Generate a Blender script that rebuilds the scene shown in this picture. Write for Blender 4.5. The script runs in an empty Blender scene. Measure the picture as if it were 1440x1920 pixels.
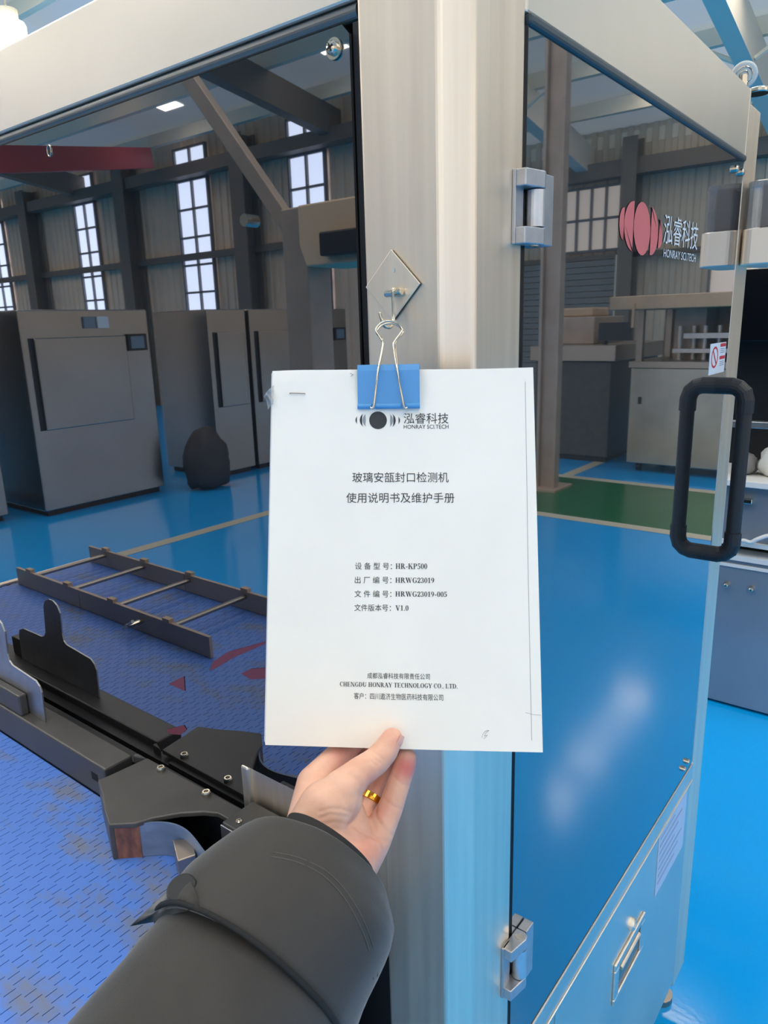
import bpy, bmesh, math, random
from math import sin, cos, pi, radians, atan2, sqrt
from mathutils import Vector, Matrix, noise
from mathutils.bvhtree import BVHTree

random.seed(7)
SC = bpy.context.scene
COL = SC.collection

# ------------------------------------------------------------------ camera
HC = 1.55                                   # camera height above the floor
FPX = 1369.05                               # focal length in pixels of the 1440 wide frame
CAM = Vector((0.33064, -0.53038, HC))
def _axes(yaw, pitch, roll):
    f = Vector((-sin(yaw)*cos(pitch), cos(yaw)*cos(pitch), -sin(pitch)))
    r = Vector((cos(yaw), sin(yaw), 0)); d = f.cross(r)
    return r*cos(roll)+d*sin(roll), -r*sin(roll)+d*cos(roll), f
AR, AD, AF = _axes(radians(38.2301), radians(14.4001), radians(1.6717))
cam_d = bpy.data.cameras.new('camera'); cam_o = bpy.data.objects.new('camera', cam_d); COL.objects.link(cam_o)
cam_d.sensor_fit = 'HORIZONTAL'; cam_d.sensor_width = 36.0; cam_d.lens = FPX/1440*36.0
cam_d.clip_start = 0.01; cam_d.clip_end = 200
m = Matrix.Identity(4)
for i in range(3):
    m[i][0] = AR[i]; m[i][1] = -AD[i]; m[i][2] = -AF[i]; m[i][3] = CAM[i]
cam_o.matrix_world = m
cam_d.dof.use_dof = False
SC.camera = cam_o

# ------------------------------------------------------------------ world, exposure
SC.view_settings.view_transform = 'Standard'; SC.view_settings.look = 'None'
SC.view_settings.gamma = 1.0; SC.view_settings.use_curve_mapping = False
SC.view_settings.exposure = 0.04
W = bpy.data.worlds.new('daylight'); SC.world = W; W.use_nodes = True
bg = W.node_tree.nodes['Background']; bg.inputs[0].default_value = (1.0, 0.895, 0.77, 1); 
def _overcast():                             # overcast sky: zenith strongly raised to brighten the hall through the roof
    N, L = W.node_tree.nodes, W.node_tree.links
    tc = N.new('ShaderNodeTexCoord'); sx = N.new('ShaderNodeSeparateXYZ'); mr = N.new('ShaderNodeMapRange')
    mr.inputs[1].default_value = -0.02; mr.inputs[2].default_value = 1.0; mr.inputs[3].default_value = SKY_LOW; mr.inputs[4].default_value = SKY_HIGH
    L.new(tc.outputs['Generated'], sx.inputs[0]); L.new(sx.outputs['Z'], mr.inputs[0]); L.new(mr.outputs[0], bg.inputs[1])
SKY_LOW, SKY_HIGH = 0.62, 5.5
_overcast()
SKYLIGHT = 10.0
WINDOW = 3.0
SC.cycles.max_bounces = 8; SC.cycles.glossy_bounces = 6; SC.cycles.transparent_max_bounces = 8
SC.cycles.sample_clamp_indirect = 6.0
SC.cycles.caustics_reflective = False; SC.cycles.caustics_refractive = False

# ------------------------------------------------------------------ point helpers
def ray(x, y): return AR*((x-720)/FPX) + AD*((y-960)/FPX) + AF
def px(x, y, d): return CAM + ray(x, y)*d                 # a point seen at pixel (x, y), d metres deep
def on(x, y, ax, val):                                    # where the sight line meets an axis plane (z values relative to the camera)
    r = ray(x, y); i = 'XYZ'.index(ax)
    v = val + (HC if ax == 'Z' else 0)
    t = (v - CAM[i]) / r[i]
    return CAM + r*t
def Z(v): return HC + v

# ------------------------------------------------------------------ materials
def lin(c):
    f = lambda u: u/12.92 if u <= 0.04045 else ((u+0.055)/1.055)**2.4
    return tuple(f(u/255) for u in c) + (1,)
def mat(name, rgb=None, rough=0.5, metal=0.0, lincol=None, **kw):
    M_ = bpy.data.materials.new(name); M_.use_nodes = True
    b = M_.node_tree.nodes['Principled BSDF']
    b.inputs['Base Color'].default_value = lincol if lincol else lin(rgb)
    b.inputs['Roughness'].default_value = rough; b.inputs['Metallic'].default_value = metal
    for k, v in kw.items(): b.inputs[k].default_value = v
    return M_
def nodes(M_): return M_.node_tree.nodes, M_.node_tree.links, M_.node_tree.nodes['Principled BSDF']
def noisy(M_, scale=8, amount=0.12, stretch=(1, 1, 1), rough_amt=0.0, bump=0.0, detail=5, tint=None, bump_scale=None):
    """vary colour and roughness of a principled material with object-space noise"""
    N, L, b = nodes(M_)
    tc = N.new('ShaderNodeTexCoord'); mp = N.new('ShaderNodeMapping'); mp.inputs['Scale'].default_value = stretch
    nz = N.new('ShaderNodeTexNoise'); nz.inputs['Scale'].default_value = scale; nz.inputs['Detail'].default_value = detail
    L.new(tc.outputs['Object'], mp.inputs[0]); L.new(mp.outputs[0], nz.inputs['Vector'])
    base = tuple(b.inputs['Base Color'].default_value)
    rp = N.new('ShaderNodeValToRGB')
    dk = tuple(max(0, v*(1-amount)) for v in base[:3]) + (1,); lt = tuple(min(1, v*(1+amount)) for v in base[:3]) + (1,)
    if tint: dk = tint
    rp.color_ramp.elements[0].position = 0.35; rp.color_ramp.elements[1].position = 0.65
    rp.color_ramp.elements[0].color = dk; rp.color_ramp.elements[1].color = lt
    L.new(nz.outputs['Fac'], rp.inputs[0]); L.new(rp.outputs[0], b.inputs['Base Color'])
    if rough_amt:
        mr = N.new('ShaderNodeMapRange'); r0 = b.inputs['Roughness'].default_value
        mr.inputs[3].default_value = max(0.02, r0-rough_amt); mr.inputs[4].default_value = r0+rough_amt
        L.new(nz.outputs['Fac'], mr.inputs[0]); L.new(mr.outputs[0], b.inputs['Roughness'])
    if bump:
        nz2 = N.new('ShaderNodeTexNoise'); nz2.inputs['Scale'].default_value = bump_scale or scale*6; nz2.inputs['Detail'].default_value = 3
        L.new(mp.outputs[0], nz2.inputs['Vector'])
        bp = N.new('ShaderNodeBump'); bp.inputs['Strength'].default_value = bump; bp.inputs['Distance'].default_value = 0.002
        L.new(nz2.outputs['Fac'], bp.inputs['Height']); L.new(bp.outputs[0], b.inputs['Normal'])
    return M_
def emit(name, rgb, strength):
    M_ = mat(name, rgb); N, L, b = nodes(M_)
    b.inputs['Emission Color'].default_value = lin(rgb); b.inputs['Emission Strength'].default_value = strength
    b.inputs['Base Color'].default_value = lin(rgb); return M_
def dark_mirror(name, base, refl, rough=0.015):
    """tinted acrylic with a reflective film"""
    M_ = bpy.data.materials.new(name); M_.use_nodes = True
    N, L = M_.node_tree.nodes, M_.node_tree.links; N.clear()
    out = N.new('ShaderNodeOutputMaterial'); mx = N.new('ShaderNodeMixShader')
    df = N.new('ShaderNodeBsdfDiffuse'); df.inputs[0].default_value = lin(base)
    gl = N.new('ShaderNodeBsdfGlossy'); gl.inputs['Color'].default_value = (0.97, 0.97, 1, 1); gl.inputs['Roughness'].default_value = rough
    fr = N.new('ShaderNodeFresnel'); fr.inputs['IOR'].default_value = 1.5
    ma = N.new('ShaderNodeMath'); ma.operation = 'MULTIPLY_ADD'; ma.inputs[1].default_value = 1.0; ma.inputs[2].default_value = refl; ma.use_clamp = True
    L.new(fr.outputs[0], ma.inputs[0]); L.new(ma.outputs[0], mx.inputs[0])
    L.new(df.outputs[0], mx.inputs[1]); L.new(gl.outputs[0], mx.inputs[2]); L.new(mx.outputs[0], out.inputs[0])
    return M_

STEEL = noisy(mat('brushed_steel', (252, 234, 213), 0.44, 1.0), 5, 0.05, (14, 14, 0.5), 0.05, 0.03, bump_scale=60)
STEELB = noisy(mat('satin_steel', (236, 229, 217), 0.4, 1.0), 4, 0.04, (1, 1, 1), 0.05, 0.02, bump_scale=120)
STEELD = noisy(mat('dull_steel', (172, 160, 148), 0.36, 1.0), 3, 0.05, (1, 1, 2), 0.05)
STEELG = noisy(mat('galvanised_steel', (190, 190, 190), 0.4, 1.0), 40, 0.08)
WIRE = mat('nickel_wire', (204, 196, 180), 0.18, 1.0)
ALU = noisy(mat('cast_zinc', (205, 208, 212), 0.38, 0.85), 60, 0.05, bump=0.05)
PANEL = dark_mirror('tinted_panel', (27, 27, 28), 0.24)
DOORG = dark_mirror('tinted_door', (44, 46, 47), 0.275, 0.02)
RUBBER = noisy(mat('black_rubber', (26, 27, 30), 0.5), 20, 0.1)
BLACKM = noisy(mat('black_anodised', (84, 82, 80), 0.42, 0.35), 14, 0.12, (1, 1, 1), 0.06)
BLACKP = mat('black_plastic', (20, 21, 24), 0.45)
DARKIN = mat('dark_interior', (12, 13, 15), 0.8)
PAPER = noisy(mat('white_paper', (245, 238, 226), 0.75), 14, 0.018)
PAGES = mat('page_edges', (214, 214, 216), 0.85)
INK = mat('printed_ink', (52, 52, 56), 0.7)
INKB = mat('pale_printed_ink', (150, 151, 156), 0.8)
CLIPB = mat('blue_lacquer', (84, 152, 206), 0.34)
FILM = mat('clear_film', (225, 228, 230), 0.25, **{'Transmission Weight': 0.55, 'Alpha': 0.6})
GOLD = mat('gold', (236, 176, 62), 0.2, 1.0)
JACKET = noisy(mat('black_jacket_cloth', (58, 55, 52), 0.8, **{'Sheen Weight': 0.25, 'Sheen Roughness': 0.4}), 30, 0.08, bump=0.12, bump_scale=900)
JACKETD = noisy(mat('black_jacket_lining', (28, 28, 29), 0.85), 60, 0.1, bump=0.1, bump_scale=900)
STITCH = mat('grey_stitching', (84, 81, 77), 0.8)
BUTTON = mat('black_button', (36, 34, 34), 0.3)
LOGORED = mat('red_vinyl', (222, 112, 112), 0.45)
LOGOWHITE = mat('white_vinyl', (232, 232, 232), 0.5)
PINKREFL = mat('painted_pink_reflection', (122, 58, 68), .5)  # colour of the red reflections painted on the side panel
STICK = mat('sticker_white', (224, 226, 230), 0.5)
STICKR = mat('sticker_red', (206, 46, 58), 0.5)
GREYL = mat('nameplate_grey', (206, 214, 228), 0.4, 0.35)
TAPE = noisy(mat('brown_tape', (128, 84, 66), 0.6), 90, 0.3, (1, 1, 0.4), tint=lin((92, 62, 58)))
STRIPM = noisy(mat('scuffed_plastic', (104, 122, 152), 0.4), 25, 0.16, (1, 1, 3), 0.08)
def translucent_sheet(name, rgb, fac):
    M_ = bpy.data.materials.new(name); M_.use_nodes = True; N, L = M_.node_tree.nodes, M_.node_tree.links; N.clear()
    out = N.new('ShaderNodeOutputMaterial'); mx = N.new('ShaderNodeMixShader'); mx.inputs[0].default_value = fac
    df = N.new('ShaderNodeBsdfDiffuse'); tl = N.new('ShaderNodeBsdfTranslucent')
    df.inputs[0].default_value = lin(rgb); tl.inputs[0].default_value = lin(rgb)
    L.new(df.outputs[0], mx.inputs[1]); L.new(tl.outputs[0], mx.inputs[2]); L.new(mx.outputs[0], out.inputs[0]); return M_
ROOFM = translucent_sheet('roof_sheet', (158, 174, 186), 0.2)  # translucency added so sky light through the roof brightens the hall
PURL = mat('white_steel', (240, 228, 204), 0.6)
RAFT = mat('pale_paint', (232, 222, 206), 0.55)
WALLM = noisy(mat('wall_sheet', (232, 206, 180), 0.6), 1.2, 0.07)
WALLB = noisy(mat('wall_sheet_grey', (206, 192, 172), 0.6), 1.2, 0.06)
COLM = mat('column_paint', (116, 106, 96), 0.6)
PANE = emit('window_daylight', (214, 224, 246), WINDOW)
PANEW = emit('window_daylight_low', (196, 184, 172), 0.8)
SKYM = emit('skylight_sheet', (255, 246, 232), SKYLIGHT)
FRAME = mat('window_frame_paint', (112, 112, 114), 0.5)
LINEM = mat('floor_line_paint', (206, 200, 180), 0.4)
GREENF = mat('green_floor_paint', (20, 104, 62), 0.22)
BENCH = noisy(mat('bench_grey', (152, 160, 170), 0.38, 0.55), 3, 0.06)
BENCHW = mat('bench_white_edge', (222, 222, 220), 0.5)
TANM = noisy(mat('tan_enclosure', (196, 166, 136), 0.5), 5, 0.08)
BROWNM = noisy(mat('brown_grey_steel', (186, 164, 146), 0.45, 0.2), 4, 0.1)
REDM = mat('red_paint', (164, 44, 56), 0.5)
SCREEN = mat('grey_screen', (120, 132, 140), 0.2)
CLEAR = mat('clear_plastic', (200, 205, 212), 0.08, **{'Transmission Weight': 0.75, 'Alpha': 0.75})
WHITEP = mat('white_plastic', (222, 222, 214), 0.4)
HINGEM = noisy(mat('hinge_zinc', (184, 186, 190), 0.4, 0.8), 80, 0.06, bump=0.08)

FLOORM = mat('blue_epoxy', None, 0.13, lincol=(0.004, 0.395, 0.96, 1), **{'Specular IOR Level': 0.45})
def _floor():
    N, L, b = nodes(FLOORM)
    tc = N.new('ShaderNodeTexCoord'); nz = N.new('ShaderNodeTexNoise'); nz.inputs['Scale'].default_value = 70; nz.inputs['Detail'].default_value = 2
    bp = N.new('ShaderNodeBump'); bp.inputs['Strength'].default_value = 0.04; bp.inputs['Distance'].default_value = 0.004
    L.new(tc.outputs['Object'], nz.inputs['Vector']); L.new(nz.outputs['Fac'], bp.inputs['Height']); L.new(bp.outputs[0], b.inputs['Normal'])
_floor()

BELTM = mat('blue_belt_plastic', (62, 112, 212), 0.42)
def _belt():
    N, L, b = nodes(BELTM)
    tc = N.new('ShaderNodeTexCoord')
    n1 = N.new('ShaderNodeTexNoise'); n1.inputs['Scale'].default_value = 9; n1.inputs['Detail'].default_value = 6; n1.inputs['Roughness'].default_value = 0.65
    mp = N.new('ShaderNodeMapping'); mp.inputs['Scale'].default_value = (0.8, 1.6, 1)
    L.new(tc.outputs['Object'], mp.inputs[0]); L.new(mp.outputs[0], n1.inputs['Vector'])
    rp = N.new('ShaderNodeValToRGB'); rp.color_ramp.elements[0].position = 0.5; rp.color_ramp.elements[1].position = 0.66
    rp.color_ramp.elements[0].color = (0, 0, 0, 1); rp.color_ramp.elements[1].color = (0.75, 0.75, 0.75, 1)
    L.new(n1.outputs['Fac'], rp.inputs[0])
    mx = N.new('ShaderNodeMix'); mx.data_type = 'RGBA'
    mx.inputs[6].default_value = lin((88, 134, 220)); mx.inputs[7].default_value = lin((124, 124, 122))
    L.new(rp.outputs[0], mx.inputs[0]); L.new(mx.outputs[2], b.inputs['Base Color'])
_belt()

SKIN = mat('skin', (226, 172, 148), 0.48, **{'Subsurface Weight': 0.12, 'Subsurface Scale': 0.004})
def _skin():
    N, L, b = nodes(SKIN)
    b.inputs['Subsurface Radius'].default_value = (1.0, 0.35, 0.2)
    tc = N.new('ShaderNodeTexCoord'); nz = N.new('ShaderNodeTexNoise'); nz.inputs['Scale'].default_value = 55; nz.inputs['Detail'].default_value = 4
    L.new(tc.outputs['Object'], nz.inputs['Vector'])
    at = N.new('ShaderNodeAttribute'); at.attribute_name = 'flush'
    rp = N.new('ShaderNodeValToRGB'); rp.color_ramp.elements[0].color = lin((218, 166, 140)); rp.color_ramp.elements[1].color = lin((234, 186, 160))
    rp.color_ramp.elements[0].position = 0.3; rp.color_ramp.elements[1].position = 0.7
    L.new(nz.outputs['Fac'], rp.inputs[0])
    mx = N.new('ShaderNodeMix'); mx.data_type = 'RGBA'; mx.inputs[7].default_value = lin((206, 92, 92))
    L.new(at.outputs['Fac'], mx.inputs[0]); L.new(rp.outputs[0], mx.inputs[6]); L.new(mx.outputs[2], b.inputs['Base Color'])
    n2 = N.new('ShaderNodeTexNoise'); n2.inputs['Scale'].default_value = 900; n2.inputs['Detail'].default_value = 3
    bp = N.new('ShaderNodeBump'); bp.inputs['Strength'].default_value = 0.12; bp.inputs['Distance'].default_value = 0.0006
    L.new(tc.outputs['Object'], n2.inputs['Vector']); L.new(n2.outputs['Fac'], bp.inputs['Height']); L.new(bp.outputs[0], b.inputs['Normal'])
_skin()
NAIL = mat('nail', (226, 170, 152), 0.25)

# ------------------------------------------------------------------ object helpers
def wloc(o):
    v = Vector((0, 0, 0))
    while o: v += o.location; o = o.parent
    return v
def link(name, me, parent=None, smooth=False):
    o = bpy.data.objects.new(name, me); COL.objects.link(o)
    if parent:
        o.parent = parent; me.transform(Matrix.Translation(-wloc(parent)))
    if smooth:
        for p in me.polygons: p.use_smooth = True
    return o
def obj(name, bm, material, parent=None, bevel=0.0, smooth=False, seg=2, auto=None):
    """one mesh object from a bmesh in world coordinates"""
    bmesh.ops.recalc_face_normals(bm, faces=bm.faces)
    me = bpy.data.meshes.new(name); bm.to_mesh(me); bm.free()
    if parent is None:                                    # top-level mesh: origin at its base centre
        vs = [v.co for v in me.vertices]
        c = Vector(((min(v.x for v in vs)+max(v.x for v in vs))/2, (min(v.y for v in vs)+max(v.y for v in vs))/2, min(v.z for v in vs)))
        me.transform(Matrix.Translation(-c)); o = bpy.data.objects.new(name, me); COL.objects.link(o); o.location = c
        if smooth:
            for p in me.polygons: p.use_smooth = True
    else:
        o = link(name, me, parent, smooth)
    me.materials.append(material)
    if bevel:
        md = o.modifiers.new('bevel', 'BEVEL'); md.width = bevel; md.segments = seg; md.limit_method = 'ANGLE'; md.angle_limit = radians(35)
    return o
def tag(o, label=None, cat=None, group=None, kind=None):
    if label: o['label'] = label
    if cat: o['category'] = cat
    if group: o['group'] = group
    if kind: o['kind'] = kind
    return o
def thing(name, loc, label, cat, group=None):
    o = bpy.data.objects.new(name, None); COL.objects.link(o); o.location = Vector(loc); o.empty_display_size = 0.05
    return tag(o, label, cat, group)
def dup(root, loc, label=None):
    r = root.copy(); COL.objects.link(r); r.location = Vector(loc)
    if label: r['label'] = label
    for ch in list(root.children):
        c = ch.copy(); COL.objects.link(c); c.parent = r
        for g in ch.children:
            d = g.copy(); COL.objects.link(d); d.parent = c
    return r
def struct(name, bm, material, parent=None, **kw):
    o = obj(name, bm, material, parent, **kw)
    if parent is None: o['kind'] = 'structure'
    return o
def NB(): return bmesh.new()
def box(bm, x0, x1, y0, y1, z0, z1):
    x0, x1 = sorted((x0, x1)); y0, y1 = sorted((y0, y1)); z0, z1 = sorted((z0, z1))
    v = [bm.verts.new(c) for c in ((x0,y0,z0),(x1,y0,z0),(x1,y1,z0),(x0,y1,z0),(x0,y0,z1),(x1,y0,z1),(x1,y1,z1),(x0,y1,z1))]
    for f in ((0,3,2,1),(4,5,6,7),(0,1,5,4),(1,2,6,5),(2,3,7,6),(3,0,4,7)): bm.faces.new([v[i] for i in f])
    return bm
def bx(*a): return box(NB(), *a)
def frame_box(bm, o, u, v, w, a0, a1, b0, b1, c0, c1):
    """box in a frame o + a*u + b*v + c*w"""
    P = lambda a, b, c: bm.verts.new(o + u*a + v*b + w*c)
    q = [P(a0,b0,c0),P(a1,b0,c0),P(a1,b1,c0),P(a0,b1,c0),P(a0,b0,c1),P(a1,b0,c1),P(a1,b1,c1),P(a0,b1,c1)]
    for f in ((0,3,2,1),(4,5,6,7),(0,1,5,4),(1,2,6,5),(2,3,7,6),(3,0,4,7)): bm.faces.new([q[i] for i in f])
    return bm
def prism(bm, pts, d):
    """extrude a world-space polygon by vector d"""
    d = Vector(d); a = [bm.verts.new(Vector(p)) for p in pts]; b = [bm.verts.new(Vector(p)+d) for p in pts]
    n = len(pts); bm.faces.new(a); bm.faces.new(b[::-1])
    for i in range(n): bm.faces.new((a[i], a[(i+1) % n], b[(i+1) % n], b[i]))
    return bm
def flat(bm, pts):
    bm.faces.new([bm.verts.new(Vector(p)) for p in pts]); return bm
def tube(bm, pts, r, seg=10, closed=False, caps=True):
    pts = [Vector(p) for p in pts]; n = len(pts); rs = r if isinstance(r, (list, tuple)) else [r]*n
    rings = []; prev = None
    for i, p in enumerate(pts):
        if closed: t = (pts[(i+1) % n]-pts[i-1]).normalized()
        else: t = (pts[min(i+1, n-1)]-pts[max(i-1, 0)]).normalized()
        if prev is None:
            a = Vector((0, 0, 1)) if abs(t.z) < 0.9 else Vector((1, 0, 0)); u = (a - t*a.dot(t)).normalized()
        else: u = (prev - t*prev.dot(t)).normalized()
        prev = u; w = t.cross(u)
        rings.append([bm.verts.new(p + (u*cos(2*pi*k/seg)+w*sin(2*pi*k/seg))*rs[i]) for k in range(seg)])
    m_ = n if closed else n-1
    for i in range(m_):
        A, B = rings[i], rings[(i+1) % n]
        for k in range(seg): bm.faces.new((A[k], A[(k+1) % seg], B[(k+1) % seg], B[k]))
    if caps and not closed: bm.faces.new(rings[0][::-1]); bm.faces.new(rings[-1])
    return bm
def spline(pts, n=6, closed=False):
    """Catmull-Rom through points"""
    P = [Vector(p) for p in pts]; out = []; N = len(P)
    for i in range(N if closed else N-1):
        g = (lambda k: P[k % N]) if closed else (lambda k: P[min(max(k, 0), N-1)])
        a, b, c, d = g(i-1), g(i), g(i+1), g(i+2)
        for k in range(n):
            t = k/n
            out.append(0.5*((2*b)+(c-a)*t+(2*a-5*b+4*c-d)*t*t+(3*b-a-3*c+d)*t*t*t))
    if not closed: out.append(P[-1])
    return out
def cyl(bm, a, b, r, seg=16): return tube(bm, [a, b], r, seg)
def disc_screw(name, c, n, r, h, material, parent, seg=12, socket=True):
    """a domed screw or bolt head at c with axis n"""
    c, n = Vector(c), Vector(n).normalized(); bm = NB()
    prof = [(r, 0), (r, h*0.7), (r*0.8, h)] + ([(r*0.5, h), (r*0.45, h*0.45)] if socket else [(r*0.4, h*1.15)])
    a = Vector((0, 0, 1)) if abs(n.z) < 0.9 else Vector((1, 0, 0)); u = (a-n*a.dot(n)).normalized(); w = n.cross(u)
    rings = [[bm.verts.new(c+n*q+(u*cos(2*pi*k/seg)+w*sin(2*pi*k/seg))*p) for k in range(seg)] for p, q in prof]
    for A, B in zip(rings, rings[1:]):
        for k in range(seg): bm.faces.new((A[k], A[(k+1) % seg], B[(k+1) % seg], B[k]))
    bm.faces.new(rings[-1]); bm.faces.new(rings[0][::-1])
    return obj(name, bm, material, parent)

# ------------------------------------------------------------------ lettering
def text_polys(s):
    """verts, faces of a string from the built-in typeface"""
    c = bpy.data.curves.new('lettering', 'FONT'); c.body = s; c.resolution_u = 3
    o = bpy.data.objects.new('lettering', c); COL.objects.link(o)
    dg = bpy.context.evaluated_depsgraph_get(); dg.update()
    me = bpy.data.meshes.new_from_object(o.evaluated_get(dg))
    vs = [(v.co.x, v.co.y) for v in me.vertices]; fs = [tuple(p.vertices) for p in me.polygons]
    bpy.data.objects.remove(o); bpy.data.curves.remove(c); bpy.data.meshes.remove(me)
    return vs, fs
def serif_polys(s):
    """bold roman capitals and figures with slab serifs"""
    V, F = [], []
    def poly(ps):
        i = len(V); V.extend(ps); F.append(tuple(range(i, i+len(ps))))
    def R(x0, y0, x1, y1): poly([(x0,y0),(x1,y0),(x1,y1),(x0,y1)])
    def stem(x, o, w=.17, y0=0, y1=1, top=True, bot=True):
        R(o+x, y0, o+x+w, y1)
        if bot: R(o+x-.07, y0, o+x+w+.07, y0+.055)
        if top: R(o+x-.07, y1-.055, o+x+w+.07, y1)
    def dia(x0, y0, x1, y1, w, o): poly([(o+x0,y0),(o+x0+w,y0),(o+x1+w,y1),(o+x1,y1)])
    def arc(cx, cy, rx, ry, tx, ty, a0, a1, o, n=14):
        for k in range(n):
            p, q = radians(a0+(a1-a0)*k/n), radians(a0+(a1-a0)*(k+1)/n)
            poly([(o+cx+rx*cos(p),cy+ry*sin(p)),(o+cx+rx*cos(q),cy+ry*sin(q)),(o+cx+(rx-tx)*cos(q),cy+(ry-ty)*sin(q)),(o+cx+(rx-tx)*cos(p),cy+(ry-ty)*sin(p))])
    x = 0
    for ch in s:
        o = x; a = .78
        if ch == 'H': stem(.1,o); stem(.55,o); R(o+.2,.47,o+.6,.54); a = .86
        elif ch == 'R': stem(.1,o); arc(.34,.745,.28,.255,.17,.06,-90,90,o); R(o+.2,.94,o+.36,1); R(o+.2,.49,o+.4,.55); dia(.58,0,.32,.52,.18,o); R(o+.56,0,o+.84,.055); a = .84
        elif ch == 'K': stem(.1,o); dia(.2,.42,.62,1,.07,o); dia(.6,0,.32,.6,.19,o); R(o+.52,.945,o+.82,1); R(o+.52,0,o+.86,.055); a = .86
        elif ch == 'P': stem(.1,o); arc(.34,.73,.3,.27,.17,.06,-90,90,o); R(o+.2,.94,o+.36,1); R(o+.2,.46,o+.36,.52); a = .7
        elif ch == 'W': dia(.28,0,.02,1,.17,o); dia(.28,0,.5,1,.06,o); dia(.68,0,.42,1,.17,o); dia(.7,0,.92,1,.06,o); R(o-.05,.945,o+.28,1); R(o+.36,.945,o+.62,1); R(o+.82,.945,o+1.06,1); a = 1.08
        elif ch == 'V': dia(.3,0,.02,1,.18,o); dia(.34,0,.6,1,.07,o); R(o-.05,.945,o+.28,1); R(o+.5,.945,o+.76,1); a = .76
        elif ch == 'G': arc(.42,.5,.37,.52,.17,.06,50,320,o,20); R(o+.56,.08,o+.72,.44); R(o+.48,.4,o+.8,.45); R(o+.62,.66,o+.66,1); a = .82
        elif ch == 'C': arc(.4,.5,.36,.52,.17,.06,50,310,o,20); R(o+.6,.66,o+.65,1); a = .74
        elif ch == 'O': arc(.42,.5,.38,.52,.18,.05,0,360,o,26); a = .84
        elif ch == 'D': stem(.1,o); arc(.34,.5,.42,.5,.18,.06,-90,90,o,18); R(o+.2,.94,o+.36,1); R(o+.2,0,o+.36,.06); a = .84
        elif ch == 'E': stem(.1,o); R(o+.2,.94,o+.66,1); R(o+.2,0,o+.68,.06); R(o+.2,.48,o+.52,.54); R(o+.62,.78,o+.66,1); R(o+.64,0,o+.69,.24); R(o+.48,.38,o+.52,.64); a = .76
        elif ch == 'N': stem(.1,o,.07); stem(.66,o,.07); dia(.56,0,.06,1,.18,o); a = .86
        elif ch == 'U': stem(.1,o,.17,.3,1,True,False); stem(.62,o,.07,.3,1,True,False); arc(.395,.32,.295,.33,.17,.07,180,360,o); a = .84
        elif ch == 'A': dia(.06,0,.36,1,.07,o); dia(.6,0,.3,1,.19,o); R(o+.2,.3,o+.6,.36); R(o-.03,0,o+.24,.055); R(o+.5,0,o+.88,.055); a = .84
        elif ch == 'Y': stem(.32,o,.17,0,.5,False,True); dia(.32,.44,.04,1,.18,o); dia(.42,.44,.68,1,.07,o); R(o-.03,.945,o+.3,1); R(o+.58,.945,o+.84,1); a = .8
        elif ch == 'T': stem(.28,o,.17,0,1,False,True); R(o+.03,.93,o+.71,1); R(o+.03,.74,o+.08,1); R(o+.66,.74,o+.71,1); a = .74
        elif ch == 'L': stem(.1,o); R(o+.2,0,o+.66,.06); R(o+.62,0,o+.67,.26); a = .72
        elif ch == '0': arc(.28,.5,.25,.52,.15,.05,0,360,o,22); a = .56
        elif ch == '1': R(o+.2,0,o+.36,1); R(o+.08,0,o+.48,.05); dia(.08,.8,.22,1,.08,o); a = .56
        elif ch == '2': arc(.27,.72,.24,.29,.15,.07,-20,190,o); dia(.06,.06,.34,.62,.15,o); R(o+.04,0,o+.5,.14); a = .56
        elif ch == '3': arc(.25,.75,.22,.27,.14,.06,-80,170,o); arc(.24,.28,.26,.3,.16,.06,-170,90,o); a = .56
        elif ch == '5': R(o+.1,.86,o+.5,1); R(o+.1,.5,o+.16,1); arc(.23,.32,.28,.33,.16,.07,-150,110,o); a = .56
        elif ch == '9': arc(.27,.68,.24,.33,.14,.05,0,360,o,20); arc(.12,.62,.39,.62,.15,.06,-80,10,o); a = .56
        elif ch == '-': R(o+.05,.3,o+.36,.42); a = .42
        elif ch in '.': R(o+.08,0,o+.22,.14); a = .3
        elif ch == '，': R(o+.08,0,o+.2,.12); dia(.04,-.16,.12,.02,.06,o); a = .55
        elif ch == ' ': a = .34
        x += a
    return V, F
def lettering(name, polys, P, x0, x1, y0, y1, material, parent):
    """polys fitted to the box x0..x1, y0 (bottom)..y1 (top) of surface map P(x, y)"""
    vs, fs = polys
    ax, bx_ = min(v[0] for v in vs), max(v[0] for v in vs); ay, by = min(v[1] for v in vs), max(v[1] for v in vs)
    bm = NB(); V = [bm.verts.new(P(x0+(x1-x0)*(v[0]-ax)/(bx_-ax), y0+(y1-y0)*(v[1]-ay)/(by-ay))) for v in vs]
    for f in fs:
        try: bm.faces.new([V[i] for i in f])
        except ValueError: pass
    me = bpy.data.meshes.new(name); bm.to_mesh(me); bm.free()
    o = link(name, me, parent); me.materials.append(material); return o

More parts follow.
